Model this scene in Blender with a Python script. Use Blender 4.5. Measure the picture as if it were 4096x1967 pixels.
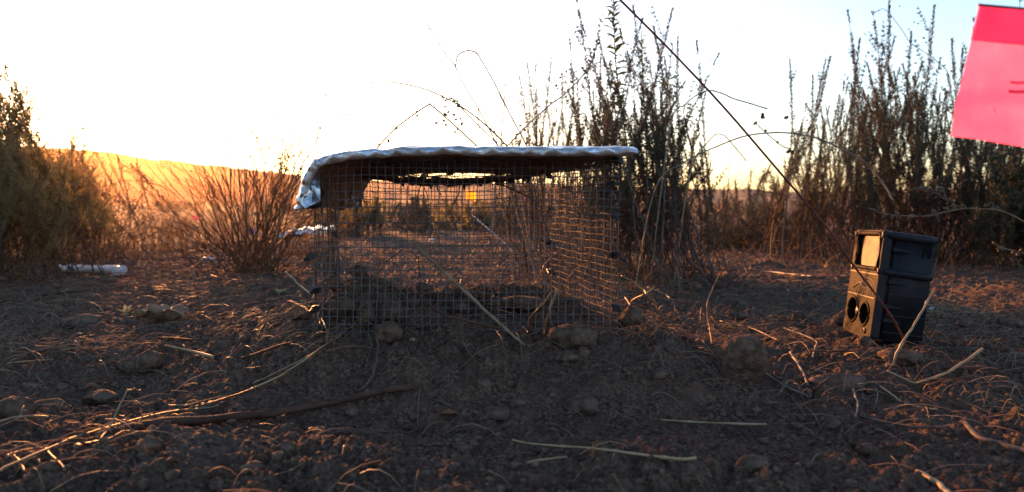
import bpy, bmesh, math, random
import numpy as np
from mathutils import Vector, Matrix, Quaternion, Euler

for _o in list(bpy.data.objects):
    bpy.data.objects.remove(_o)
SC = bpy.context.scene
COL = SC.collection
random.seed(7)
RNG = np.random.default_rng(11)

# ------------------------------------------------------------------ camera, sky, sun, exposure
FPX = 2958.0                     # focal length in photograph pixels (4096 wide)
CAMZ = 0.19
TILT = math.atan(176.5 / FPX)
cd = bpy.data.cameras.new('camera')
cam = bpy.data.objects.new('camera', cd)
COL.objects.link(cam)
cam.location = (0, 0, CAMZ)
cam.rotation_euler = (math.radians(90) - TILT, 0, 0)
cd.sensor_width = 36.0
cd.lens = 36.0 * FPX / 4096.0
cd.clip_start = 0.02
cd.clip_end = 5000
cd.dof.use_dof = True
cd.dof.focus_distance = 0.86
cd.dof.aperture_fstop = 9.5
SC.camera = cam

SUN_EL = math.radians(8.5)
SUN_AZ = math.radians(-26.5)     # from +Y, positive towards +X
world = bpy.data.worlds.new('World')
SC.world = world
world.use_nodes = True
wn, wl = world.node_tree.nodes, world.node_tree.links
sky = wn.new('ShaderNodeTexSky')
sky.sky_type = 'NISHITA'
sky.sun_disc = False
sky.sun_elevation = SUN_EL
sky.sun_rotation = SUN_AZ
sky.altitude = 100
sky.air_density = 1.0
sky.dust_density = 1.6
sky.ozone_density = 2.6
wn['Background'].inputs['Strength'].default_value = 0.105
tint = wn.new('ShaderNodeMix')          # the photograph's warm white balance
tint.data_type = 'RGBA'; tint.blend_type = 'MULTIPLY'
tint.inputs[0].default_value = 1.0
tint.inputs[7].default_value = (1.0, .905, .875, 1)
wl.new(sky.outputs[0], tint.inputs[6])
wl.new(tint.outputs[2], wn['Background'].inputs['Color'])

sd = bpy.data.lights.new('sun', 'SUN')
sun = bpy.data.objects.new('sun', sd)
COL.objects.link(sun)
sd.energy = 4.2
sd.angle = math.radians(0.5)
sd.color = (1.0, 0.35, 0.095)
_dir = Vector((math.sin(SUN_AZ) * math.cos(SUN_EL), math.cos(SUN_AZ) * math.cos(SUN_EL), math.sin(SUN_EL)))
sun.rotation_euler = _dir.to_track_quat('Z', 'Y').to_euler()
sun.location = _dir * 50

SC.view_settings.view_transform = 'Standard'
SC.view_settings.look = 'None'
SC.view_settings.exposure = 2.25
SC.view_settings.gamma = 1.0
SC.view_settings.use_curve_mapping = False
HAZE_DENSITY = 0.0003
HAZE_G = 0.87

# ------------------------------------------------------------------ numpy noise
_perm = np.random.default_rng(3).permutation(256)
_perm = np.concatenate([_perm, _perm, _perm])


def _h2(ix, iy):
    return _perm[(_perm[ix & 255] + iy) & 255]


def perlin2(x, y):
    x = np.asarray(x, float); y = np.asarray(y, float)
    ix = np.floor(x).astype(int); iy = np.floor(y).astype(int)
    fx = x - ix; fy = y - iy
    u = fx * fx * fx * (fx * (fx * 6 - 15) + 10); v = fy * fy * fy * (fy * (fy * 6 - 15) + 10)

    def g(h, a, b):
        ang = h * (2 * np.pi / 256)
        return np.cos(ang) * a + np.sin(ang) * b
    n00 = g(_h2(ix, iy), fx, fy); n10 = g(_h2(ix + 1, iy), fx - 1, fy)
    n01 = g(_h2(ix, iy + 1), fx, fy - 1); n11 = g(_h2(ix + 1, iy + 1), fx - 1, fy - 1)
    return 1.5 * ((n00 * (1 - u) + n10 * u) * (1 - v) + (n01 * (1 - u) + n11 * u) * v)


def perlin3(p):
    p = np.asarray(p, float)
    i = np.floor(p).astype(int); f = p - i
    w = f * f * f * (f * (f * 6 - 15) + 10)
    out = np.zeros(len(p))
    for dx in (0, 1):
        for dy in (0, 1):
            for dz in (0, 1):
                h = _perm[(_perm[(_perm[(i[:, 0] + dx) & 255] + i[:, 1] + dy) & 255] + i[:, 2] + dz) & 255]
                a = h * (2 * np.pi / 256) * 7; c = ((h * 37) % 256) / 127.5 - 1; s = np.sqrt(np.maximum(0, 1 - c * c))
                d = np.cos(a) * s * (f[:, 0] - dx) + np.sin(a) * s * (f[:, 1] - dy) + c * (f[:, 2] - dz)
                out += d * (w[:, 0] if dx else 1 - w[:, 0]) * (w[:, 1] if dy else 1 - w[:, 1]) * (w[:, 2] if dz else 1 - w[:, 2])
    return 1.4 * out


def sstep(a, b, x):
    t = np.clip((x - a) / (b - a), 0, 1)
    return t * t * (3 - 2 * t)


# ------------------------------------------------------------------ terrain
CAGE = dict(FL=(-.221, .818), FR=(.122, .845), BL=(-.258, 1.10), BR=(.0588, 1.13))


def H0(x, y):
    """broad shape of the soil, without its crumbs"""
    x = np.asarray(x, float); y = np.asarray(y, float)
    r = np.hypot(x, y)
    z = .012 * perlin2(x * 1.5 + 3.1, y * 1.5 + 8.2) + .007 * perlin2(x * 4.3 + 1.7, y * 4.3 - 2.2)
    z = z * (1 - .0 * r)
    # heap the cage stands on
    cx = -.055 - .12 * (y - .82); cy = .965
    dx = np.maximum(np.abs(x - cx) - .175, 0); dy = np.maximum(np.abs(y - cy) - .145, 0)
    m = 1 - sstep(.0, .17, np.hypot(dx * .9, dy))
    flat = .040 + .003 * perlin2(x * 9, y * 9)
    z = z * (1 - m) + flat * m
    # soil thrown up inside the cage
    z += .049 * np.exp(-(((x + .20) / .055) ** 2 + ((y - .975) / .075) ** 2))
    z += .018 * np.exp(-(((x + .115) / .06) ** 2 + ((y - .90) / .05) ** 2))
    z += .026 * np.exp(-(((x + .04) / .13) ** 2 + ((y - 1.04) / .055) ** 2))
    z += .012 * np.exp(-(((x - .03) / .05) ** 2 + ((y - 1.05) / .05) ** 2))
    # rise in front of the trail camera and low humps near the lens
    z += .016 * np.exp(-(((x - .44) / .16) ** 2 + ((y - .86) / .16) ** 2))
    z += .016 * np.exp(-(((x - .10) / .10) ** 2 + ((y - .53) / .06) ** 2))
    z += .010 * np.exp(-(((x + .22) / .12) ** 2 + ((y - .52) / .05) ** 2))
    z += .010 * np.exp(-(((x + .55) / .22) ** 2 + ((y - 1.62) / .10) ** 2))
    z -= .026 * np.exp(-(((x + .40) / .12) ** 2 + ((y - .74) / .11) ** 2))
    z -= .020 * np.exp(-(((x + 1.16) / .26) ** 2 + ((y - 1.95) / .16) ** 2))
    z -= .014 * np.exp(-(((x + .04) / .24) ** 2 + ((y - .645) / .055) ** 2))
    return z


def H(x, y):
    x = np.asarray(x, float); y = np.asarray(y, float)
    r = np.hypot(x, y)
    k = 1 / (1 + (r / 6.0) ** 2)
    wx = x + .012 * perlin2(x * 14 + 9, y * 14); wy = y + .012 * perlin2(x * 14, y * 14 + 5)
    b1 = np.abs(perlin2(wx * 15, wy * 15)) * 1.7
    b2 = np.abs(perlin2(wx * 37 + 4, wy * 37 + 2)) * 1.7
    f = .0080 * (b1 - .45) + .0064 * (b2 - .45) * (.5 + .9 * sstep(-.3, .5, perlin2(x * 7 + 40, y * 7)))
    f = f + .0048 * (np.abs(perlin2(wx * 85, wy * 85)) * 1.7 - .45) + .0024 * perlin2(wx * 190 + 3, wy * 190) + .0011 * perlin2(wx * 420, wy * 420)
    smooth = 1 - .45 * np.exp(-(((x - .0) / .28) ** 2 + ((y - .64) / .13) ** 2))
    return H0(x, y) + f * k * smooth


def hz(x, y):
    return float(H(np.array([x]), np.array([y]))[0])


def hz0(x, y):
    return float(H0(np.array([x]), np.array([y]))[0])


# pixel of the photograph -> direction / point at a depth / point on the soil
_ct, _st = math.cos(TILT), math.sin(TILT)


def ray(px, py):
    u = (px - 2048.0) / FPX; v = (983.5 - py) / FPX
    return np.array([u, _ct + v * _st, -_st + v * _ct])


def at(px, py, D):
    return Vector(np.array([0, 0, CAMZ]) + ray(px, py) * D)


def on_soil(px, py):
    r = ray(px, py)
    ts = np.geomspace(.3, 40, 1600)
    P = ts[:, None] * r[None, :]
    z = CAMZ + P[:, 2]
    below = np.nonzero(z < H0(P[:, 0], P[:, 1]))[0]
    t = ts[below[0]] if len(below) else 40
    return np.array([r[0] * t, r[1] * t, hz0(r[0] * t, r[1] * t)])


# ------------------------------------------------------------------ mesh builder
class MB:
    def __init__(self):
        self.V = []; self.F = []; self.n = 0

    def add(self, V, F, mat=0, smooth=True):
        V = np.asarray(V, float).reshape(-1, 3); F = np.asarray(F, int)
        self.V.append(V); self.F.append((F + self.n, mat, smooth)); self.n += len(V)

    def tube(self, pts, rad, sides=5, mat=0, caps=True, smooth=True):
        P = np.asarray(pts, float); n = len(P)
        R = np.asarray(rad, float) * np.ones(n)
        T = np.gradient(P, axis=0); T /= np.linalg.norm(T, axis=1)[:, None] + 1e-12
        ref = np.array([0, 0, 1.0]) if abs(T[:, 2]).mean() < .8 else np.array([1.0, 0, 0])
        A = np.cross(T, ref); A /= np.linalg.norm(A, axis=1)[:, None] + 1e-12
        B = np.cross(T, A)
        a = np.arange(sides) * 2 * np.pi / sides
        V = P[:, None, :] + R[:, None, None] * (np.cos(a)[None, :, None] * A[:, None, :] + np.sin(a)[None, :, None] * B[:, None, :])
        i = np.arange(n - 1)[:, None] * sides; j = np.arange(sides)[None, :]; j2 = (j + 1) % sides
        F = np.stack([i + j, i + j2, i + sides + j2, i + sides + j], -1).reshape(-1, 4)
        V = V.reshape(-1, 3)
        if caps:
            V = np.concatenate([V, P[:1], P[-1:]])
            c0 = n * sides; c1 = c0 + 1; k = np.arange(sides); k2 = (k + 1) % sides
            self.add(V, F, mat, smooth)
            base = self.n - len(V)
            self.F.append((np.stack([k2, k, np.full(sides, c0)], -1) + base, mat, smooth))
            e = (n - 1) * sides
            self.F.append((np.stack([e + k, e + k2, np.full(sides, c1)], -1) + base, mat, smooth))
        else:
            self.add(V, F, mat, smooth)

    def quads(self, Q, mat=0, smooth=False):
        Q = np.asarray(Q, float); n = len(Q)
        self.add(Q.reshape(-1, 3), np.arange(n * 4).reshape(n, 4), mat, smooth)

    def box(self, c, s, mat=0, M=None):
        c = np.array(c, float); s = np.array(s, float) / 2
        V = np.array([[x, y, z] for x in (-1, 1) for y in (-1, 1) for z in (-1, 1)], float) * s + c
        if M is not None:
            V = V @ np.array(M).T
        F = [[0, 1, 3, 2], [4, 6, 7, 5], [0, 4, 5, 1], [2, 3, 7, 6], [0, 2, 6, 4], [1, 5, 7, 3]]
        self.add(V, F, mat, False)

    def grid(self, P, mat=0, smooth=True):
        """P: (a, b, 3) grid of points"""
        a, b = P.shape[:2]
        i = np.arange(a - 1)[:, None] * b; j = np.arange(b - 1)[None, :]
        F = np.stack([i + j, i + j + 1, i + b + j + 1, i + b + j], -1).reshape(-1, 4)
        self.add(P.reshape(-1, 3), F, mat, smooth)

    def mesh(self, name, mats):
        me = bpy.data.meshes.new(name)
        V = np.concatenate(self.V)
        cnt = np.concatenate([np.full(len(F), F.shape[1]) for F, m, s in self.F])
        idx = np.concatenate([F.ravel() for F, m, s in self.F])
        mat = np.concatenate([np.full(len(F), m) for F, m, s in self.F])
        smo = np.concatenate([np.full(len(F), s) for F, m, s in self.F])
        st = np.concatenate([[0], np.cumsum(cnt)[:-1]])
        me.vertices.add(len(V)); me.vertices.foreach_set('co', V.astype(np.float32).ravel())
        me.loops.add(len(idx)); me.loops.foreach_set('vertex_index', idx.astype(np.int32))
        me.polygons.add(len(cnt)); me.polygons.foreach_set('loop_start', st.astype(np.int32))
        for m in (mats if isinstance(mats, (list, tuple)) else [mats]):
            me.materials.append(m)
        me.polygons.foreach_set('material_index', mat.astype(np.int32))
        me.polygons.foreach_set('use_smooth', smo.astype(bool))
        me.update(calc_edges=True)
        me.validate()
        return me

    def build(self, name, mats, parent=None, loc=None):
        return link(name, self.mesh(name, mats), parent, loc)


def link(name, data, parent=None, loc=None):
    o = bpy.data.objects.new(name, data)
    COL.objects.link(o)
    if parent is not None:
        o.parent = parent
    if loc is not None:
        o.location = loc
    return o


def tag(o, label=None, cat=None, group=None, kind=None):
    if label: o['label'] = label
    if cat: o['category'] = cat
    if group: o['group'] = group
    if kind: o['kind'] = kind
    return o


def thing(name, label, cat, loc=(0, 0, 0), group=None):
    o = bpy.data.objects.new(name, None)
    o.empty_display_size = .03
    COL.objects.link(o)
    o.location = loc
    return tag(o, label, cat, group)


def recenter(o):
    """put a mesh object's origin at the foot of its mesh"""
    me = o.data
    V = np.zeros(len(me.vertices) * 3, np.float32); me.vertices.foreach_get('co', V); V = V.reshape(-1, 3)
    c = (V.min(0) + V.max(0)) / 2; c[2] = V[:, 2].min()
    me.vertices.foreach_set('co', (V - c).ravel()); me.update()
    o.location = Vector(o.location) + Vector(c.tolist())
    return o


def spline(pts, n=16):
    """Catmull-Rom through the points"""
    P = np.array([list(p) for p in pts], float)
    if len(P) < 3:
        t = np.linspace(0, 1, n)[:, None]
        return P[0] * (1 - t) + P[-1] * t
    Q = np.concatenate([[2 * P[0] - P[1]], P, [2 * P[-1] - P[-2]]])
    m = len(P) - 1; out = []
    for s in np.linspace(0, m, n):
        k = min(int(s), m - 1); t = s - k
        a, b, c, d = Q[k], Q[k + 1], Q[k + 2], Q[k + 3]
        out.append(.5 * (2 * b + (c - a) * t + (2 * a - 5 * b + 4 * c - d) * t * t + (3 * b - a - 3 * c + d) * t ** 3))
    return np.array(out)


# ------------------------------------------------------------------ materials
def mat(name, c1, c2=None, scale=60, rough=.8, bump=0, bscale=None, metal=0, detail=4, trans=0, spec=.3, coords='Object'):
    m = bpy.data.materials.new(name)
    m.use_nodes = True
    n, l = m.node_tree.nodes, m.node_tree.links
    b = n['Principled BSDF']
    b.inputs['Roughness'].default_value = rough
    b.inputs['Metallic'].default_value = metal
    b.inputs['Specular IOR Level'].default_value = spec
    tc = n.new('ShaderNodeTexCoord')
    col = None
    if c2 is not None:
        t = n.new('ShaderNodeTexNoise'); t.inputs['Scale'].default_value = scale; t.inputs['Detail'].default_value = detail
        r = n.new('ShaderNodeValToRGB')
        r.color_ramp.elements[0].position = .35; r.color_ramp.elements[1].position = .68
        r.color_ramp.elements[0].color = (*c1, 1); r.color_ramp.elements[1].color = (*c2, 1)
        l.new(tc.outputs[coords], t.inputs['Vector']); l.new(t.outputs['Fac'], r.inputs['Fac'])
        l.new(r.outputs['Color'], b.inputs['Base Color']); col = r.outputs['Color']
    else:
        b.inputs['Base Color'].default_value = (*c1, 1)
    if bump:
        t2 = n.new('ShaderNodeTexNoise'); t2.inputs['Scale'].default_value = bscale or scale; t2.inputs['Detail'].default_value = 6
        bp = n.new('ShaderNodeBump'); bp.inputs['Strength'].default_value = 1.0; bp.inputs['Distance'].default_value = bump
        l.new(tc.outputs[coords], t2.inputs['Vector']); l.new(t2.outputs['Fac'], bp.inputs['Height'])
        l.new(bp.outputs['Normal'], b.inputs['Normal'])
    if trans:
        tr = n.new('ShaderNodeBsdfTranslucent'); mx = n.new('ShaderNodeMixShader'); mx.inputs[0].default_value = trans
        if col is not None: l.new(col, tr.inputs['Color'])
        else: tr.inputs['Color'].default_value = (*c1, 1)
        l.new(b.outputs[0], mx.inputs[1]); l.new(tr.outputs[0], mx.inputs[2])
        l.new(mx.outputs[0], n['Material Output'].inputs['Surface'])
    return m


M = {}


def soil_material():
    m = bpy.data.materials.new('soil'); m.use_nodes = True
    n, l = m.node_tree.nodes, m.node_tree.links
    b = n['Principled BSDF']; b.inputs['Roughness'].default_value = .95; b.inputs['Specular IOR Level'].default_value = .1
    tc = n.new('ShaderNodeTexCoord')

    def noise(scale, detail, rough=.55):
        t = n.new('ShaderNodeTexNoise'); t.inputs['Scale'].default_value = scale; t.inputs['Detail'].default_value = detail
        t.inputs['Roughness'].default_value = rough; l.new(tc.outputs['Object'], t.inputs['Vector']); return t.outputs['Fac']

    def ramp(fac, p0, c0, p1, c1):
        q = n.new('ShaderNodeValToRGB'); q.color_ramp.elements[0].position = p0; q.color_ramp.elements[1].position = p1
        q.color_ramp.elements[0].color = (*c0, 1); q.color_ramp.elements[1].color = (*c1, 1); l.new(fac, q.inputs[0]); return q.outputs[0]

    def mix(fac, a, c):
        q = n.new('ShaderNodeMix'); q.data_type = 'RGBA'; l.new(fac, q.inputs[0]); l.new(a, q.inputs[6]); l.new(c, q.inputs[7]); return q.outputs[2]
    base = ramp(noise(26, 10, .62), .34, (.068, .042, .029), .68, (.195, .128, .092))
    grit = ramp(noise(260, 6, .72), .43, (.042, .027, .018), .62, (.28, .196, .142))
    pale = ramp(noise(7, 8, .6), .50, (.088, .056, .040), .66, (.28, .198, .146))
    f1 = ramp(noise(11, 6), .45, (0, 0, 0), .7, (.75, .75, .75)); f2 = ramp(noise(60, 6), .38, (.2, .2, .2), .64, (.8, .8, .8))
    c = mix(f2, mix(f1, base, pale), grit)
    l.new(c, b.inputs['Base Color'])
    b1 = n.new('ShaderNodeBump'); b1.inputs['Distance'].default_value = .0066; l.new(noise(130, 9, .68), b1.inputs['Height'])
    b2 = n.new('ShaderNodeBump'); b2.inputs['Distance'].default_value = .0034; l.new(noise(390, 7, .7), b2.inputs['Height'])
    l.new(b1.outputs[0], b2.inputs['Normal']); l.new(b2.outputs[0], b.inputs['Normal'])
    return m


M['soil'] = soil_material()
M['clod'] = mat('clod', (.060, .037, .026), (.175, .114, .080), 90, .95, .0060, 210, spec=.1, detail=9)
M['litter'] = mat('litter', (.15, .10, .055), (.28, .20, .11), 45, .6)
M['litter_grey'] = mat('litter_grey', (.085, .064, .05), (.17, .135, .105), 45, .7)
M['straw'] = mat('straw', (.24, .17, .085), (.40, .31, .17), 45, .55, trans=.15)
M['straw_grey'] = mat('straw_grey', (.13, .10, .075), (.25, .21, .16), 45, .7)
M['straw_red'] = mat('straw_red', (.13, .06, .03), (.24, .125, .06), 45, .6)
M['bark'] = mat('bark', (.040, .019, .012), (.105, .050, .030), 60, .8, .0008, 300)
M['stalk'] = mat('stalk', (.15, .095, .055), (.27, .185, .115), 60, .7, .0005, 300)
M['bark_grey'] = mat('bark_grey', (.055, .041, .033), (.115, .09, .072), 60, .8, .0006, 300)
M['stem'] = mat('stem', (.065, .048, .037), (.15, .12, .095), 30, .8)
M['stem_dark'] = mat('stem_dark', (.045, .028, .02), (.10, .055, .035), 30, .85)
M['leaf_sage'] = mat('leaf_sage', (.055, .055, .034), (.105, .10, .068), 18, .7, trans=.18)
M['leaf_green'] = mat('leaf_green', (.16, .14, .058), (.25, .22, .10), 18, .6, trans=.62)
M['leaf_dead'] = mat('leaf_dead', (.052, .023, .012), (.105, .048, .024), 22, .8, trans=.12)
M['leaf_big'] = mat('leaf_big', (.075, .105, .03), (.13, .15, .045), 30, .5, trans=.4)
M['leaf_brown'] = mat('leaf_brown', (.16, .10, .06), (.30, .21, .13), 90, .8, .0006, 260)
M['dry_grass'] = mat('dry_grass', (.24, .13, .05), (.40, .25, .11), 8, .6, trans=.45)
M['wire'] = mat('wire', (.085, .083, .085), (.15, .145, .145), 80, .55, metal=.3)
M['wire_dark'] = mat('wire_dark', (.045, .038, .032), (.085, .070, .058), 80, .75, spec=.15)  # same wire, coloured darker on the side panels to dim their sun glints
M['black'] = mat('black', (.012, .011, .011), (.03, .027, .025), 120, .5)
M['bolt'] = mat('bolt', (.06, .035, .025), (.13, .075, .05), 120, .45, metal=.5)
M['pvc'] = mat('pvc', (.50, .49, .48), (.68, .71, .76), 26, .4, detail=8)
M['white_plastic'] = mat('white_plastic', (.72, .73, .74), (.82, .82, .82), 40, .5, trans=.2)
M['blue_plastic'] = mat('blue_plastic', (.03, .10, .45), rough=.5, trans=.3)
M['pink_plastic'] = mat('pink_plastic', (.80, .10, .27), (.90, .165, .37), 34, .45, .0012, 40, trans=.55, detail=7)
M['yellow_plastic'] = mat('yellow_plastic', (.85, .45, .02), rough=.45, trans=.6)
M['pin_wire'] = mat('pin_wire', (.07, .018, .014), (.13, .04, .028), 90, .5, metal=.3)
M['ink'] = mat('ink', (.004, .004, .006), rough=.7, spec=.1)
M['tube_black'] = mat('tube_black', (.018, .017, .018), rough=.45)
M['housing'] = mat('housing', (.011, .012, .017), (.020, .020, .024), 40, .5, .0002, 500, spec=.16)
M['cover'] = mat('cover', (.006, .005, .0045), (.017, .013, .010), 45, .66, .0002, 500, spec=.045)
M['lens'] = mat('lens', (.01, .01, .012), rough=.12, spec=.6)
M['lens_dome'] = mat('lens_dome', (.08, .085, .09), (.13, .135, .14), 200, .35)
M['cavity'] = mat('cavity', (.015, .014, .014), rough=.6)
M['rot'] = mat('rot', (.03, .022, .017), (.07, .048, .035), 120, .95, .002, 300)
M['hill'] = mat('hill', (.065, .045, .028), (.125, .085, .05), .09, .95, detail=8)
M['pod_brown'] = mat('pod_brown', (.055, .034, .02), (.13, .085, .05), 200, .8)
M['foil_ground_reflect'] = mat('foil_ground_reflect', (.38, .33, .29), (.62, .57, .52), 70, .45, .002, 160, metal=.7)  # soil's brown reflection painted into the colour of the rim's lower half
M['seedling'] = mat('seedling', (.17, .20, .10), (.26, .28, .15), 60, .6, trans=.35)


def foil_material():
    m = bpy.data.materials.new('foil')
    m.use_nodes = True
    n, l = m.node_tree.nodes, m.node_tree.links
    b = n['Principled BSDF']
    b.inputs['Metallic'].default_value = 1
    tc = n.new('ShaderNodeTexCoord')
    v = n.new('ShaderNodeTexVoronoi'); v.inputs['Scale'].default_value = 70; v.feature = 'SMOOTH_F1'
    t = n.new('ShaderNodeTexNoise'); t.inputs['Scale'].default_value = 45; t.inputs['Detail'].default_value = 5
    add = n.new('ShaderNodeMath'); add.operation = 'ADD'
    bp = n.new('ShaderNodeBump'); bp.inputs['Distance'].default_value = .004
    l.new(tc.outputs['Object'], v.inputs['Vector']); l.new(tc.outputs['Object'], t.inputs['Vector'])
    l.new(v.outputs['Distance'], add.inputs[0]); l.new(t.outputs['Fac'], add.inputs[1])
    l.new(add.outputs[0], bp.inputs['Height']); l.new(bp.outputs['Normal'], b.inputs['Normal'])
    d = n.new('ShaderNodeTexNoise'); d.inputs['Scale'].default_value = 28; d.inputs['Detail'].default_value = 8
    r = n.new('ShaderNodeValToRGB')
    r.color_ramp.elements[0].position = .42; r.color_ramp.elements[0].color = (.62, .62, .63, 1)
    r.color_ramp.elements[1].position = .70; r.color_ramp.elements[1].color = (.42, .36, .31, 1)
    rr = n.new('ShaderNodeMapRange'); rr.inputs[1].default_value = .4; rr.inputs[2].default_value = .7
    rr.inputs[3].default_value = .22; rr.inputs[4].default_value = .5
    l.new(tc.outputs['Object'], d.inputs['Vector']); l.new(d.outputs['Fac'], r.inputs['Fac']); l.new(d.outputs['Fac'], rr.inputs[0])
    l.new(r.outputs['Color'], b.inputs['Base Color']); l.new(rr.outputs[0], b.inputs['Roughness'])
    return m


M['foil'] = foil_material()
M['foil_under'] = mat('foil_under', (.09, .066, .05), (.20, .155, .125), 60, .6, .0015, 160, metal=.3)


def window_material():
    m = mat('window_glass', (.020, .013, .006), (.12, .080, .036), 420, .38, .0014, 700, spec=.35, detail=5)
    return m


M['window'] = window_material()

# ------------------------------------------------------------------ ground
def build_ground():
    a_in = np.radians(np.arange(-45, 45.001, .125))
    a_out = np.radians(np.arange(49, 312, 4.0))
    ang = np.concatenate([a_in, a_out]); nA = len(ang)
    r = np.concatenate([[.02, .08, .15, .22, .28, .33], np.geomspace(.37, 3.6, 620), np.geomspace(3.7, 330, 70)])
    nR = len(r)
    X = r[:, None] * np.sin(ang)[None, :]; Y = r[:, None] * np.cos(ang)[None, :]
    Z = H(X.ravel(), Y.ravel()).reshape(X.shape)
    far = sstep(15, 60, np.hypot(X, Y))
    Z = Z * (1 - far)
    V = np.stack([X, Y, Z], -1).reshape(-1, 3)
    i = np.arange(nR - 1)[:, None] * nA; j = np.arange(nA)[None, :]; j2 = (j + 1) % nA
    F = np.stack([i + j2, i + j, i + nA + j, i + nA + j2], -1).reshape(-1, 4)
    mb = MB(); mb.add(V, F)
    c = np.array([[0, 0, Z[0].mean()]])
    b0 = mb.n; mb.add(c, np.zeros((0, 3), int))
    k = np.arange(nA); k2 = (k + 1) % nA
    mb.F[-1] = (np.stack([k, k2, np.full(nA, b0)], -1), 0, True)
    tag(mb.build('ground', M['soil']), kind='structure')


build_ground()


def build_hill():
    pts = [(-3000, 560), (-900, 560), (0, 575), (430, 607), (600, 636), (1000, 678), (1300, 712), (1600, 723), (2200, 738), (2700, 758),
           (3000, 758), (3250, 775), (3700, 760), (5200, 745), (7500, 745)]
    azs = []; els = []
    for px, py in pts:
        d = ray(px, py)
        azs.append(math.atan2(d[0], d[1])); els.append(d[2] / math.hypot(d[0], d[1]))
    az = np.radians(np.linspace(-95, 95, 520))
    el = np.interp(az, azs, els)
    R = 165.0
    el = el + .0010 * perlin2(az * 60, az * 0 + .3) + .0006 * perlin2(az * 220, az * 0 + .7)
    prof = [(112, 0.0), (122, .10), (133, .32), (144, .58), (154, .82), (161, .96), (165, 1.0), (180, .9), (230, .4), (300, 0)]
    P = np.zeros((len(az), len(prof), 3))
    for k, (rr, h) in enumerate(prof):
        z = (CAMZ + el * R) * h
        wob = .5 * perlin2(az * 40 + k * 3, az * 0 + k * 1.7) * (0 if rr in (112, 300) else 1) * (h < .99)
        P[:, k, 0] = rr * np.sin(az); P[:, k, 1] = rr * np.cos(az); P[:, k, 2] = z + wob - (.4 if h == 0 else 0)
    mb = MB(); mb.grid(P[:, ::-1])
    tag(mb.build('hill', M['hill']), kind='structure')


build_hill()


def build_haze():
    mb = MB(); mb.box((0, 0, 8.5), (700, 700, 20))
    m = bpy.data.materials.new('haze_air'); m.use_nodes = True
    n, l = m.node_tree.nodes, m.node_tree.links
    n.remove(n['Principled BSDF'])
    v = n.new('ShaderNodeVolumePrincipled')
    v.inputs['Color'].default_value = (1.0, .70, .42, 1)
    v.inputs['Density'].default_value = HAZE_DENSITY
    v.inputs['Anisotropy'].default_value = HAZE_G
    l.new(v.outputs[0], n['Material Output'].inputs['Volume'])
    tag(mb.build('haze', m), kind='stuff')


if HAZE_DENSITY > 0:
    build_haze()

# ------------------------------------------------------------------ wire cage
def lerp(a, b, t):
    return a + (b - a) * t


ZB, ZT = .036, .236


def cage_pt(key, z):
    x, y = CAGE[key]
    return np.array([x, y, z])


def wire_panel(name, parent, c00, c10, c11, c01, nu, nv, amp=.0012, sag=None, seed=0, over=.003):
    """woven wire between four corners; u runs c00->c10, v runs c00->c01"""
    mb = MB()

    def S(u, v):
        u = np.asarray(u)[:, None]; v = np.asarray(v)[:, None]
        p = (c00 * (1 - u) + c10 * u) * (1 - v) + (c01 * (1 - u) + c11 * u) * v
        uu, vv = u[:, 0] * 7, v[:, 0] * 5
        w = np.stack([perlin2(uu + seed, vv), perlin2(uu + 9, vv + seed), perlin2(uu - seed, vv + 4)], -1) * amp
        w += np.stack([perlin2(uu * 4 + seed, vv * 4), perlin2(uu * 4, vv * 4 + seed), perlin2(uu * 4 - seed, vv * 4)], -1) * amp * .35
        p = p + w
        if sag is not None:
            p[:, 2] -= sag(u[:, 0], v[:, 0])
        return p
    rw = .00045
    ns = 26
    rr = np.random.default_rng(seed + 5)
    for k in range(nu + 1):
        t = np.linspace(-over, 1 + over, ns)
        mb.tube(S(np.full(ns, k / nu + rr.normal(0, .0006)), t), rw, 4, caps=False)
    for k in range(nv + 1):
        t = np.linspace(-over * rr.uniform(.3, 3), 1 + over * rr.uniform(.3, 2.5), ns)
        mb.tube(S(t, np.full(ns, k / nv + rr.normal(0, .0006))), rw, 4, caps=False)
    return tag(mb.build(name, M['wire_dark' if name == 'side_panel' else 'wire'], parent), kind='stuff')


def clip_mesh(seed):
    bm = bmesh.new()
    bmesh.ops.create_cube(bm, size=1)
    bmesh.ops.scale(bm, vec=(.0085, .0065, .0075), verts=bm.verts)
    bmesh.ops.bevel(bm, geom=bm.edges[:] + bm.verts[:], offset=.0016, segments=2, affect='EDGES')
    r = bmesh.ops.create_cube(bm, size=1)
    bmesh.ops.scale(bm, vec=(.0105, .003, .0026), verts=r['verts'])
    bmesh.ops.translate(bm, vec=(-.001, .0, .001), verts=r['verts'])
    r = bmesh.ops.create_cone(bm, segments=10, radius1=.0022, radius2=.0018, depth=.005, cap_ends=True)
    bmesh.ops.rotate(bm, matrix=Matrix.Rotation(math.pi / 2, 3, 'Y'), verts=r['verts'])
    bmesh.ops.translate(bm, vec=(.005, 0, -.001), verts=r['verts'])
    me = bpy.data.meshes.new('clip'); bm.to_mesh(me); bm.free()
    me.materials.append(M['black'])
    return me


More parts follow.
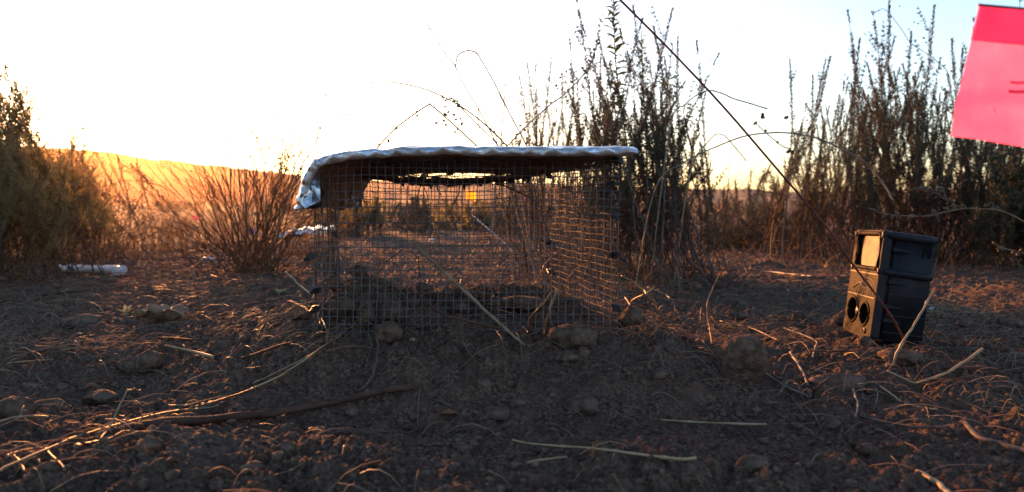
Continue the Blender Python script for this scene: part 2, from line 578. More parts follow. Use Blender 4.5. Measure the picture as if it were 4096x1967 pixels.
def build_cage():
    root = thing('wire_cage', 'square-mesh wire cage standing on a heap of dug soil under a foil sheet', 'cage', (-.05, .97, .04))
    off = Vector(root.location)
    FL0, FR0, BR0, BL0 = (cage_pt(k, ZB) for k in ('FL', 'FR', 'BR', 'BL'))
    FLt, FRt, BRt, BLt = (cage_pt(k, ZT) for k in ('FL', 'FR', 'BR', 'BL'))
    FLt = FLt + [.004, 0, 0]
    made = []
    made.append(wire_panel('front_panel', root, FL0, FR0, FRt, FLt, 40, 23, seed=1, over=.006))
    sg = lambda u, v: .016 * np.sin(np.pi * np.clip(u, 0, 1)) * sstep(.6, 1, v)
    made.append(wire_panel('back_panel', root, BL0, BR0, BRt, BLt, 38, 23, seed=2, sag=sg))
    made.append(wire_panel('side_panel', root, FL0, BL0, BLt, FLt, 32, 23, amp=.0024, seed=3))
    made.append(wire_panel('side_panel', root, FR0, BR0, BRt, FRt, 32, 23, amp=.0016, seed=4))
    sgt = lambda u, v: .016 * np.sin(np.pi * np.clip(u, 0, 1)) * sstep(.2, 1, v) + .004 * np.sin(np.pi * np.clip(v, 0, 1))
    made.append(wire_panel('roof_panel', root, FLt, FRt, BRt, BLt, 40, 34, amp=.002, seed=6, sag=sgt))
    for o in made:
        o.location = -off
    # rolled rim with soil and roots along the back of the roof
    rr = np.random.default_rng(4)
    n = 60; u = np.linspace(.02, .99, n)
    C = BLt[None] * (1 - u[:, None]) + BRt[None] * u[:, None]
    C[:, 2] -= .016 * np.sin(np.pi * u) + .001
    C[:, 2] += .0018 * perlin2(u * 16, u * 0)
    rad = (.0018 + .0042 * np.sin(np.pi * u) ** .7) * (1 + .35 * perlin2(u * 22, u * 0 + 4))
    mb = MB(); mb.tube(C, rad, 8)
    for k in range(90):
        s = rr.uniform(.05, .95); p = BLt * (1 - s) + BRt * s; p[2] -= .016 * math.sin(math.pi * s)
        p = p + rr.normal(0, .003, 3); d = rr.normal(0, 1, 3) * [.6, .4, .5]; d[2] -= .4
        L = rr.uniform(.006, .02)
        mb.tube([p, p + d / np.linalg.norm(d) * L * .5, p + d / np.linalg.norm(d) * L + [0, 0, -.002]], [.0005, .0004, .0002], 3)
    for k in range(14):
        s = rr.uniform(.12, .9); p = BLt * (1 - s) + BRt * s; p[2] -= .016 * math.sin(math.pi * s) + .006
        mb.tube([p + [0, 0, .004], p, p + [rr.normal(0, .001), 0, -rr.uniform(.003, .008)]], [.004, .0035, .001], 6)
    mb.build('rim_roll', M['rot'], root).location = -off
    # black clips
    cm = clip_mesh(0)
    spots = [  # pixel, depth
        (2448, 737, .842), (2462, 865, .842), (2458, 1016, .842), (2466, 1228, .842), (2424, 640, .845), (2462, 643, .848),
        (1258, 824, .815), (1243, 1024, .812), (1264, 1158, .812), (1262, 1233, .812),
        (2204, 834, 1.125), (2200, 975, 1.125), (2203, 1083, 1.125), (2196, 705, 1.125),
        (1553, 645, .86), (1830, 640, .86), (2130, 638, .86), (1650, 735, 1.10), (1795, 693, 1.08), (1992, 690, 1.09), (2042, 727, 1.12),
        (1694, 708, 1.05)]
    for i, (px, py, D) in enumerate(spots):
        o = link('clip', cm, root)
        o.location = at(px, py, D) - off
        o.rotation_euler = (rr.uniform(-.5, .5), rr.uniform(-.5, .5), rr.uniform(-.6, .6) + (math.pi if i in (6, 7, 8, 9) else 0))
        s = rr.uniform(.8, 1.15); o.scale = (s, s, s)
    # round bolt holding the foil at the front corner
    mb = MB()
    for r0, r1, y0, y1 in ((.0042, .0042, 0, .006), (.0065, .0060, .004, .0075)):
        a = np.linspace(0, 2 * np.pi, 17)[:-1]
        P = np.array([[[0, y0, 0]] * 16, [[r0 * math.cos(t), y0, r0 * math.sin(t)] for t in a],
                      [[r1 * math.cos(t), y1, r1 * math.sin(t)] for t in a], [[0, y1, 0]] * 16])
        P = np.concatenate([P, P[:, :1]], 1)
        mb.grid(P, smooth=False)
    a = np.linspace(0, 2 * np.pi, 20)
    mb.tube(np.stack([.0055 * np.cos(a), 0 * a - .001, .0055 * np.sin(a)], -1), .0016, 6, caps=False)
    b = mb.build('bolt', M['bolt'], root)
    b.location = at(1266, 773, .803) - off
    b.rotation_euler = (.15, 0, -.35)


build_cage()

# ------------------------------------------------------------------ foil sheet lying over the cage
def build_foil():
    prof = [(-.2345, .186), (-.231, .198), (-.2253, .215), (-.2147, .2335), (-.207, .2385), (-.198, .242), (-.163, .247), (-.080, .251), (.0135, .2505), (.08, .2502), (.134, .2500)]
    pr = spline([(x, 0, z) for x, z in prof], 110)[:, [0, 2]]
    nv = 70
    ys = np.linspace(.795, 1.235, nv)
    P = np.zeros((len(pr), nv, 3)); U = np.zeros((len(pr), nv, 3))
    tx = np.gradient(pr, axis=0); tx /= np.linalg.norm(tx, axis=1)[:, None]
    nrm = np.stack([-tx[:, 1], tx[:, 0]], -1)
    X = pr[:, 0][:, None]; Z = pr[:, 1][:, None]
    s = (ys - ys[0]) / (ys[-1] - ys[0])
    fx = (X + .24) / .375
    sh = -(.028 + .045 * fx) * s[None, :]
    drape = sstep(.235, .19, Z)
    nz = .0012 * perlin2(X * 40 + 3, ys[None, :] * 30) + .0007 * perlin2(X * 110, ys[None, :] * 90)
    nz = nz + drape * (.004 * perlin2(Z * 60 + 5, ys[None, :] * 28) + .002 * perlin2(Z * 160, ys[None, :] * 90))
    edge = np.exp(-((ys - ys[0]) / .010) ** 2)[None, :]
    scal = np.abs(np.sin((X + .0013 * np.sin(X * 300)) * 2 * np.pi / .030 * .5)) * .0016 * edge
    Y = ys[None, :] + .003 * perlin2(X * 30, X * 0 + 2) * (1 - s[None, :]) + 0 * X
    low = drape * (-.03 * sstep(.30, .85, s)[None, :] * 0 + .006 * perlin2(ys[None, :] * 25, ys[None, :] * 0 + .5))
    thick = .0108 + .0010 * perlin2(X * 60, ys[None, :] * 50) - .0028 * np.exp(-((X - .134) / .012) ** 2)
    drop = edge * .0016
    P[..., 0] = X + sh + nrm[:, 0][:, None] * nz; P[..., 1] = Y; P[..., 2] = Z + nrm[:, 1][:, None] * nz - drop - scal + low - .004 * s[None, :]
    U[..., 0] = P[..., 0] - nrm[:, 0][:, None] * thick; U[..., 1] = Y + edge * -.0006; U[..., 2] = P[..., 2] - nrm[:, 1][:, None] * thick + scal * 1.2
    root = thing('foil_sheet', 'crinkled silver insulation foil sheet laid over the wire cage and folded down one side', 'foil sheet', (-.05, .8, .24))
    off = Vector(root.location)
    mb = MB()
    mb.grid(P[:, ::-1])
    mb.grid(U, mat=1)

    def strip(A, B, bulge, mat=0):
        mid = (A + B) / 2 + bulge
        mb.grid(np.stack([A, mid, B], 0), mat=mat)
    th = np.linspace(0, np.pi, 9)[:, None, None]
    c0 = (P[:, 0] + U[:, 0]) / 2; hv = (P[:, 0] - U[:, 0]) / 2
    puck = 1 + .35 * np.sin(np.arange(len(pr)) * .9)[None, :, None] * .4
    E_ = c0[None] - np.cos(th) * hv[None] + np.sin(th) * np.array([0, -.0058, 0.0]) * puck
    tri_ = np.abs(((pr[:, 0] + .004 * np.sin(pr[:, 0] * 47)) / .024) % 1 - .5) * 4 - 1
    E_ = E_ + (np.sin(th) ** 2) * np.array([0, 0, .0026]) * tri_[None, :, None] + (np.sin(th) ** 2) * np.array([0, -.0016, 0]) * perlin2(pr[:, 0] * 90, pr[:, 1] * 90)[None, :, None]
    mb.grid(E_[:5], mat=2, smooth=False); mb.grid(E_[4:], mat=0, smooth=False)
    strip(P[:, -1], U[:, -1], np.array([0, .002, 0]))
    strip(P[0], U[0], np.array([-.001, 0, -.002]))
    strip(U[-1], P[-1], np.array([.002, 0, 0]))
    mb.build('sheet', [M['foil'], M['foil_under'], M['foil_ground_reflect']], root).location = -off
    # corner folded round the front
    pts = dict(A=(1194, 806, .788), B=(1213, 716, .795), C=(1250, 650, .800), D=(1278, 676, .807), E=(1282, 806, .794), F=(1222, 834, .781),
               G=(1226, 748, .788), Hh=(1250, 770, .791), I=(1210, 802, .785), J=(1246, 822, .784), K=(1238, 700, .797))
    Q = {k: np.array(at(*v)) for k, v in pts.items()}
    tris = ['ABG', 'BKG', 'BCK', 'CDK', 'KDH', 'KHG', 'GHI', 'AGI', 'HJI', 'HDE', 'HEJ', 'JEF', 'IJF', 'AIF']
    mb = MB()
    bm = bmesh.new()
    vs = {k[0]: bm.verts.new(v) for k, v in Q.items()}
    for t in tris:
        bm.faces.new([vs[c] for c in t])
    bmesh.ops.subdivide_edges(bm, edges=bm.edges[:], cuts=3, use_grid_fill=True)
    V = np.array([v.co[:] for v in bm.verts]); d = perlin3(V * 120) * .0012 + perlin3(V * 300) * .0006
    for v, dd in zip(bm.verts, d):
        v.co.y += dd; v.co.z += dd * .6
    me = bpy.data.meshes.new('folded_corner'); bm.to_mesh(me); bm.free()
    me.materials.append(M['foil'])
    link('folded_corner', me, root, -off)


build_foil()

# ------------------------------------------------------------------ trail camera
def plate(mb, outer, holes, x0, x1, mat=0, edge_mat=False):
    """flat plate in local y,z with holes, from x0 (front) to x1"""
    bm = bmesh.new()
    edges = []
    for loop in [outer] + holes:
        vs = [bm.verts.new((0, y, z)) for y, z in loop]
        edges += [bm.edges.new((vs[i], vs[(i + 1) % len(vs)])) for i in range(len(vs))]
    bmesh.ops.triangle_fill(bm, use_beauty=True, edges=edges)
    bm.verts.index_update()
    V = np.array([v.co[:] for v in bm.verts]); F = np.array([[v.index for v in f.verts] for f in bm.faces])
    bm.free()
    # drop triangles that ended up inside a hole
    def inside(p, L):
        c = False
        for i in range(len(L)):
            (y1, z1), (y2, z2) = L[i], L[i - 1]
            if (z1 > p[1]) != (z2 > p[1]) and p[0] < (y2 - y1) * (p[1] - z1) / (z2 - z1) + y1: c = not c
        return c
    cen = V[F].mean(1)[:, 1:]
    keep = [not any(inside(c, L) for L in holes) for c in cen]
    F = F[np.array(keep)]
    nr = np.cross(V[F[:, 1]] - V[F[:, 0]], V[F[:, 2]] - V[F[:, 0]])[:, 0]
    F[nr > 0] = F[nr > 0][:, ::-1]
    mb.add(V + [x0, 0, 0], F, mat, False)
    mb.add(V + [x1, 0, 0], F[:, ::-1], mat, False)
    for li, loop in enumerate([outer] + holes):
        L = np.array(loop); n = len(L)
        A = np.concatenate([np.full((n, 1), x0), L], 1); B = np.concatenate([np.full((n, 1), x1), L], 1)
        k = np.arange(n); k2 = (k + 1) % n
        F2 = np.stack([k, k2, n + k2, n + k], -1)
        mb.add(np.concatenate([A, B]), F2, 1 if (li == 0 and edge_mat) else mat, False)


def rrect(y0, y1, z0, z1, r, n=5):
    out = []
    for cy, cz, a0 in ((y1 - r, z1 - r, 0), (y0 + r, z1 - r, 90), (y0 + r, z0 + r, 180), (y1 - r, z0 + r, 270)):
        for k in range(n + 1):
            a = math.radians(a0 + 90 * k / n)
            out.append((cy + r * math.cos(a), cz + r * math.sin(a)))
    return out


def ellipse(cy, cz, ry, rz, n=28, p=2.0):
    return [(cy + ry * abs(math.cos(a)) ** (2 / p) * math.copysign(1, math.cos(a)), cz + rz * abs(math.sin(a)) ** (2 / p) * math.copysign(1, math.sin(a)))
            for a in (2 * math.pi * k / n for k in range(n))]


def build_trail_camera():
    W, Hh, Dp = .1083, .1400, .0612
    root = thing('trail_camera', 'dark plastic wildlife camera box marked 14 tilted on the soil beside the cage', 'trail camera', (.4504, .9163, .0160))
    root.rotation_euler = Euler((-.0342, .1169, -.1336), 'XYZ')
    # housing
    bm = bmesh.new()
    bmesh.ops.create_cube(bm, size=1)
    bmesh.ops.scale(bm, vec=(Dp - .008, W - .004, Hh - .004), verts=bm.verts)
    bmesh.ops.translate(bm, vec=((Dp + .008) / 2, W / 2, Hh / 2), verts=bm.verts)
    for v in bm.verts:
        if v.co.x > Dp / 2:
            v.co.y = W / 2 + (v.co.y - W / 2) * .97; v.co.z = Hh / 2 + (v.co.z - Hh / 2) * .975
    bmesh.ops.bevel(bm, geom=bm.edges[:], offset=.004, segments=4, affect='EDGES')
    me = bpy.data.meshes.new('housing'); bm.to_mesh(me); bm.free(); me.materials.append(M['housing'])
    for p in me.polygons: p.use_smooth = True
    hou = link('housing', me, root)
    # rails and wedges on the two sides
    for side, ys in ((0, .0016), (1, W - .0016)):
        for z, r in ((Hh - .0065, .0052), (.635 * Hh, .0046)):
            mb = MB()
            xs = np.linspace(.002, Dp - .002, 9)
            mb.tube(np.stack([xs, np.full(9, ys), np.full(9, z) - (xs - .002) * .02], -1), np.full(9, r) * np.array([.8, 1, 1, 1, 1, 1, 1, 1, .85]), 12, 0)
            mb.build('rail', M['housing'], hou)
        sgn = -1 if side == 0 else 1
        for z, L in ((.835, .025), (.545, .022), (.325, .020), (.20, .022)):
            zz = z * Hh; yb = .002 if side == 0 else W - .002
            mb = MB()
            A = np.array([[.009, yb, zz - .004], [.009, yb, zz + .004], [.009, yb + sgn * .0042, zz + .0034], [.009, yb + sgn * .0042, zz - .0012],
                          [.009 + L, yb, zz - .001], [.009 + L, yb, zz + .0008]])
            mb.add(A, [[0, 3, 2, 1], [3, 0, 4, 4], [2, 3, 4, 5], [1, 2, 5, 5], [0, 1, 5, 4]][:1] + [[2, 3, 4, 5]], 0, False)
            mb.add(A, [[0, 4, 3], [1, 2, 5]], 0, False)
            mb.build('rib', M['housing'], hou)
        for z in (.44, .255, .10):
            mb = MB(); mb.box((Dp / 2 + .004, .0018 if side == 0 else W - .0018, z * Hh), (Dp - .014, .0016, .0014))
            mb.build('rib', M['housing'], hou)
    # front cover
    win = rrect(.010, W - .018, .665 * Hh, .945 * Hh, .006)
    h1 = ellipse(.077, .235 * Hh, .0185, .0150)
    h2 = ellipse(.031, .225 * Hh, .0155, .0135, p=1.8)
    mb = MB()
    plate(mb, rrect(.001, W - .001, .001, Hh - .001, .006), [win, h1, h2], -.003, .0075, edge_mat=True)
    cov = mb.build('front_cover', [M['cover'], M['housing']], root)
    # raised rims round window and holes
    for nm, loop, r in (('window_rim', rrect(.0075, W - .0155, .648 * Hh, .962 * Hh, .008), .0026), ('hole_rim', ellipse(.077, .235 * Hh, .0200, .0165), .0018),
                        ('hole_rim', ellipse(.031, .225 * Hh, .017, .015, p=1.8), .0018)):
        P = np.array([(-.003, y, z) for y, z in loop + loop[:2]])
        mb = MB(); mb.tube(P, r, 8, caps=False); mb.build(nm, M['cover'], cov)
    mb = MB()
    plate(mb, rrect(.0105, W - .0185, .668 * Hh, .942 * Hh, .005), [], .0012, .003)
    mb.build('window', M['window'], cov)
    for c, ry, rz in (((.077, .235 * Hh), .0185, .0150), ((.031, .225 * Hh), .0155, .0135)):
        mb = MB(); plate(mb, ellipse(c[0], c[1], ry + .001, rz + .001), [], .0066, .0074); mb.build('cavity', M['cavity'], cov)
    # motion sensor dome in the far hole, lens in the near one
    a = np.linspace(0, 2 * np.pi, 25); ph = np.linspace(0, math.pi / 2, 7)
    P = np.array([[[.0066 - .006 * math.sin(p), .075 + .0115 * math.cos(p) * math.cos(t), .225 * Hh + .0105 * math.cos(p) * math.sin(t)] for t in a] for p in ph])
    mb = MB(); mb.grid(P); mb.build('sensor_dome', M['lens_dome'], cov)
    P = np.array([[[.0066 - .003 * math.sin(p), .031 + .008 * math.cos(p) * math.cos(t), .225 * Hh + .008 * math.cos(p) * math.sin(t)] for t in a] for p in ph])
    mb = MB(); mb.grid(P); mb.build('lens', M['lens'], cov)
    # seams, engraved arches and dark branch-shaped strokes on the middle panel
    for z in (.60, .385):
        mb = MB(); mb.box((-.0032, W / 2, z * Hh), (.0012, W - .006, .0016)); mb.build('seam', M['cavity'], cov)
    for k in range(4):
        t = np.linspace(0, math.pi, 22); ry = .010 + .009 * k; rz = .010 + .004 * k
        P = np.stack([np.full(22, -.0031), .036 + ry * np.cos(t), .470 * Hh + rz * np.sin(t) - .010], -1)
        mb = MB(); mb.tube(P, .0005, 5); mb.build('engraved_arch', M['cavity'], cov)
    mb = MB()
    for pts in (((.086, .44), (.070, .49), (.052, .515), (.036, .548)), ((.055, .51), (.045, .50), (.032, .50)), ((.050, .52), (.048, .56)), ((.062, .505), (.05, .47), (.036, .45))):
        P = spline([(-.0033, y, z * Hh) for y, z in pts], 8); mb.tube(P, np.linspace(.0012, .0004, 8), 5)
    mb.build('branch_strokes', M['cavity'], cov)
    for y, z in ((.004, Hh - .007), (W - .004, Hh - .007), (.004, .633 * Hh), (W - .004, .633 * Hh), (.022, .075 * Hh)):
        t = np.linspace(0, 2 * np.pi, 13)
        P = np.array([[[x, y + r * math.cos(q), z + r * math.sin(q)] for q in t] for x, r in ((.001, .0040), (-.0046, .0036), (-.0050, .0024), (-.0042, .0018), (-.0042, .0))])
        mb = MB(); mb.grid(P[:, ::-1], smooth=False); mb.build('screw', M['housing'], cov)
    # hand-written 14 on the near side
    mb = MB()
    def stroke(x0, z0, x1, z1, w=.0022):
        d = np.array([x1 - x0, z1 - z0]); L = np.linalg.norm(d); d /= L; nn = np.array([-d[1], d[0]]) * w / 2
        q = [np.array([x0, z0]) - nn, np.array([x1, z1]) - nn, np.array([x1, z1]) + nn, np.array([x0, z0]) + nn]
        V = [(p[0], .0026, p[1]) for p in q] + [(p[0], .0050, p[1]) for p in q]
        mb.add(V, [[0, 1, 2, 3], [7, 6, 5, 4], [0, 4, 5, 1], [1, 5, 6, 2], [2, 6, 7, 3], [3, 7, 4, 0]], 0, False)
    zb, zt = .800 * Hh, .892 * Hh
    stroke(.0465, zb, .0470, zt)
    stroke(.0505, zt, .0500, zb + .0055); stroke(.0500, zb + .005, .0560, zb + .006); stroke(.0548, zt + .001, .0540, zb - .0005)
    mb.build('marker_number', M['ink'], hou)


build_trail_camera()

# ------------------------------------------------------------------ clods of soil
def ico(sub):
    bm = bmesh.new(); bmesh.ops.create_icosphere(bm, subdivisions=sub, radius=1)
    V = np.array([v.co[:] for v in bm.verts]); F = np.array([[v.index for v in f.verts] for f in bm.faces]); bm.free()
    return V, F


ICO4, ICO3, ICO1 = ico(4), ico(3), ico(1)


def clod_shape(seed, base=ICO3, rough=1.0, facet=.35):
    V, F = base
    o = np.array([seed * 3.17, seed * 1.31, seed * 7.7])
    d = .26 * perlin3(V * 1.1 + o) + .13 * perlin3(V * 2.3 + o) + rough * (.10 * perlin3(V * 4.5 + o) + .055 * perlin3(V * 10 + o) + .03 * perlin3(V * 21 + o))
    P = V * (1 + d)[:, None]
    rr = np.random.default_rng(seed)
    for k in range(6):   # broken faces
        n = rr.normal(0, 1, 3); n /= np.linalg.norm(n)
        h = rr.uniform(.62, .92); s = P @ n
        P -= n[None] * (np.maximum(s - h, 0) * (1 - facet * .4))[:, None]
    P += (rough * .02 * perlin3(V * 18 + o))[:, None] * V
    return P, F


def clod(px, py, w, h, label, D=None, group=None, name='dirt_clod', seed=None, squat=.85, yaw=None, tallrot=0):
    """px, py: centre of the clod in the photograph; w, h: its width and height there"""
    global _cs
    _cs += 1
    sd_ = seed if seed is not None else _cs
    foot = on_soil(px, py + h * .38) if D is None else None
    d = (foot[1] * _ct + (foot[2] - CAMZ) * -_st) if D is None else D
    if D is None:
        d = d + w / FPX * d * .35
    c = at(px, py, d)
    s = d / FPX / 2
    P, F = clod_shape(sd_, ICO4 if w > 85 else ICO3)
    ext = (P.max(0) - P.min(0)) / 2
    mid = (P.max(0) + P.min(0)) / 2
    P = (P - mid) / ext
    if 'upright clod standing' in label:
        P = np.sign(P) * np.abs(P) ** np.array([.62, .62, .75]); P[:, 0] += .14 * P[:, 2] * P[:, 0] * -1.2; P += .05 * perlin3(P * 5)[:, None] + .03 * perlin3(P * 12 + 3)[:, None]
    P = P * np.array([w * s, w * s * squat, h * s * 1.06])
    mb = MB(); mb.add(P, F)
    o = mb.build(name, M['clod'])
    o.location = c + Vector((0, 0, (h * s * .16) if D is None else 0))
    return tag(o, label, 'dirt clod', group)


_cs = 0
CL = [
    (2290, 1362, 205, 118, 'large flat-topped dirt clod below the near right corner of the wire cage'),
    (2275, 1432, 84, 48, 'small rounded clod right under the large flat-topped clod'),
    (2336, 1412, 62, 48, 'small clod wedged under the right end of the large flat-topped clod'),
    (1556, 1338, 112, 92, 'squarish clod leaning against the bottom of the cage front near its left end'),
    (2968, 1456, 178, 200, 'tall upright clod standing alone between the cage and the trail camera'),
    (2522, 1276, 104, 92, 'round clod touching the near right foot of the cage'),
    (596, 1452, 118, 96, 'smooth grey clod in the left foreground beside a short dark stick'),
    (522, 1466, 92, 74, 'lower clod hidden half behind the smooth grey clod'),
    (58, 1650, 146, 108, 'large smooth clod at the left edge of the picture'),
    (196, 1628, 136, 62, 'long low clod next to the large smooth one at the left edge'),
    (3350, 1532, 224, 74, 'wide flat reddish clod in front of the trail camera'),
    (3614, 1440, 176, 80, 'pale mounded clod where the dark wire enters the soil'),
    (3392, 1284, 132, 84, 'jagged clod resting against the face of the trail camera'),
    (3464, 1372, 62, 52, 'small round clod at the foot of the trail camera'),
    (3208, 1272, 84, 54, 'low clod left of the trail camera, beside loose straw'),
    (3262, 1304, 60, 40, 'little dark clod between two bigger ones left of the trail camera'),
    (2950, 1264, 72, 46, 'angular clod behind the tall upright clod'),
    (3006, 1280, 56, 36, 'small clod touching the angular clod behind the tall upright one'),
    (1934, 1540, 78, 54, 'round clod half sunk in the bare slope below the cage'),
    (2070, 1614, 92, 48, 'low clod in the bare shaded foreground, right of the cage middle'),
    (1976, 1662, 134, 66, 'crusted clod in the middle of the shaded foreground'),
    (2332, 1624, 172, 78, 'dark crumbling clod in the foreground under the large flat-topped one'),
    (1406, 1648, 64, 46, 'little pale clod lying against the long brown stick'),
    (598, 1786, 104, 66, 'sunlit orange clod just below the left end of the long stick'),
    (1150, 1792, 76, 62, 'round clod below the middle of the long stick'),
    (776, 1624, 62, 46, 'upright clod above the left half of the long stick'),
    (402, 1594, 142, 66, 'wide low clod behind the forked straw in the left foreground'),
    (744, 1676, 74, 46, 'clod sitting just above the left end of the long stick'),
    (128, 1550, 84, 34, 'flat clod with a dark top at the far left'),
    (246, 1552, 60, 36, 'peaked little clod at the left, behind the long low clod'),
    (222, 1144, 40, 34, 'round dark clod before the white pipe on the left'),
    (440, 1120, 46, 34, 'grey clod near the open end of the white pipe'),
    (3860, 1294, 66, 44, 'orange-lit clod right of the trail camera'),
    (4050, 1300, 96, 46, 'clod at the right edge, level with the trail camera'),
    (3660, 1330, 44, 30, 'pale crumb by the back corner of the trail camera'),
    (2776, 1152, 64, 48, 'dark angular clod under the twisted trunk behind the cage'),
    (2640, 1500, 70, 40, 'reddish crumbly clod on the slope right of the large flat-topped clod'),
    (3330, 1698, 66, 46, 'round clod in the right foreground near a pale curled straw'),
    (3010, 1860, 130, 70, 'blurred brown clod at the bottom, right of the middle'),
    (3470, 1800, 90, 50, 'blurred low clod at the bottom right'),
    (1010, 1880, 110, 56, 'blurred sunlit clod at the bottom, left of the middle'),
    (330, 1290, 180, 60, 'smooth dusty mound-shaped clod behind a tiny seedling on the left'),
]
for a in CL:
    clod(*a)
HEAP = [
    (1431, 1086, 76, 58, 1.00, 'topmost pointed clod of the heap inside the cage'),
    (1441, 1122, 88, 58, .985, 'clod directly under the pointed top of the heap inside the cage'),
    (1329, 1132, 58, 68, .945, 'upright clod by the left wall inside the cage'),
    (1408, 1158, 94, 56, .95, 'broad clod in the middle of the heap inside the cage'),
    (1528, 1140, 86, 34, .98, 'long flat clod sloping off the heap inside the cage'),
    (1697, 1153, 72, 48, 1.02, 'lone round clod on the low ridge inside the cage'),
    (1566, 1248, 94, 90, .865, 'large block-like clod just inside the cage front'),
    (1370, 1220, 120, 74, .885, 'wide dark clod at the left foot of the heap inside the cage'),
    (1463, 1264, 80, 94, .865, 'tall clod beside the block-like one inside the cage front'),
    (1468, 1208, 66, 50, .90, 'pale clod on top of the tall one inside the cage'),
    (1648, 1207, 66, 48, .93, 'clod with straw on it right of the block-like one inside the cage'),
    (1925, 1150, 64, 34, 1.06, 'small clod on the back ridge inside the cage, near its middle'),
    (1876, 1171, 64, 38, 1.02, 'clod just in front of the back ridge inside the cage'),
    (1838, 1226, 66, 50, .95, 'round clod in the middle of the cage floor'),
    (1794, 1166, 54, 38, 1.03, 'dark crumb by the leaning stalk inside the cage'),
    (2044, 1160, 104, 44, 1.05, 'broad clod on the back ridge inside the cage, right half'),
    (2192, 1166, 64, 44, 1.07, 'clod in the far right corner inside the cage'),
    (2072, 1206, 200, 56, .98, 'long bank of packed soil inside the cage, right half'),
    (1986, 1208, 74, 48, .97, 'pale sunlit clod left of the packed bank inside the cage'),
]
for px, py, w, h, D, lab in HEAP:
    clod(px, py, w, h, lab, D)


# loose crumbs nobody could count
def build_crumbs():
    mb = MB()
    shapes = []
    for k in range(24):
        P, F = clod_shape(500 + k, ICO1, 2.6, .1); shapes.append(P)
    F1 = ICO1[1]
    n = 31000
    r = np.exp(RNG.uniform(math.log(.36), math.log(3.2), n)); th = np.radians(RNG.uniform(-42, 42, n))
    x = r * np.sin(th); y = r * np.cos(th)
    s = np.clip(np.exp(RNG.normal(math.log(.0014), .60, n)), .0008, .0065) * (1 + .45 * (r - .7).clip(0, 1.5))
    dens = perlin2(x * 5, y * 5 + 7)
    keep = RNG.uniform(0, 1, n) < (.42 + .55 * sstep(-.2, .4, dens))
    z = H(x, y)
    Vs = []; Fs = []; b = 0
    for i in np.nonzero(keep)[0]:
        P = shapes[i % 24]
        a = RNG.uniform(0, 6.28); ca, sa = math.cos(a), math.sin(a)
        Q = P * np.array([1, RNG.uniform(.7, 1), RNG.uniform(.55, .9)]) * s[i]
        Q = np.stack([Q[:, 0] * ca - Q[:, 1] * sa + x[i], Q[:, 0] * sa + Q[:, 1] * ca + y[i], Q[:, 2] + z[i] + s[i] * .25], -1)
        Vs.append(Q); Fs.append(F1 + b); b += len(Q)
    mb.add(np.concatenate(Vs), np.concatenate(Fs), 0, False)
    tag(mb.build('soil_crumbs', M['clod']), 'loose crumbs of dry soil scattered over the ground', kind='stuff')


build_crumbs()


# ------------------------------------------------------------------ straw litter (stuff) and single straws and sticks
def build_litter():
    mb = MB()
    rr = np.random.default_rng(21)
    n = 0
    while n < 9000:
        r = math.exp(rr.uniform(math.log(.42), math.log(6.5))); th = math.radians(rr.uniform(-44, 44))
        x = r * math.sin(th); y = r * math.cos(th)
        # fewer on the bare heap and the near middle
        p = .75 if r > .95 else .32
        if -.30 < x < .25 and y < .80: p = .05
        if y < .62: p *= .5
        p *= .35 + 1.0 * float(sstep(-.25, .35, perlin2(np.array([x * 3.1]), np.array([y * 3.1 + 11]))[0]))
        if rr.uniform() > p: continue
        L = rr.uniform(.012, .085) * (1 if r < 1.5 else 1.5); a = rr.normal(.1, .9)
        bend = rr.normal(0, .28) * (1 if rr.uniform() < .94 else 3); m = 5
        s = np.linspace(-.5, .5, m); ang = a + bend * s
        px = x + np.cumsum(np.cos(ang)) * L / m; py = y + np.cumsum(np.sin(ang)) * L / m
        pz = H(px, py)
        lift = rr.uniform(0, .006) + abs(rr.normal(0, .004)); tilt = rr.normal(0, .012)
        pz = np.polyval(np.polyfit(s, pz, 1), s) * .8 + pz * .2 + .0022 + lift * (1 - (2 * s) ** 2) + tilt * s
        w = rr.uniform(.0002, .0005) * (1 if r < 1.3 else 1.4)
        mb.tube(np.stack([px, py, pz], -1), w * np.array([1, 1, 1, .9, .6]), 3, int(rr.choice(4, p=[.36, .26, .26, .12])), caps=False)
        n += 1
    tag(mb.build('straw_litter', [M['litter'], M['litter_grey'], M['straw_red'], M['bark']]), 'dry straw and twig litter strewn over the soil', kind='stuff')


build_litter()


def px_to_pts(pts):
    """(px, py) lies on the soil, (px, py, D) stands at depth D"""
    out = []
    for p in pts:
        if len(p) == 2:
            out.append(on_soil(*p))
        else:
            out.append(np.array(at(*p)))
    return out


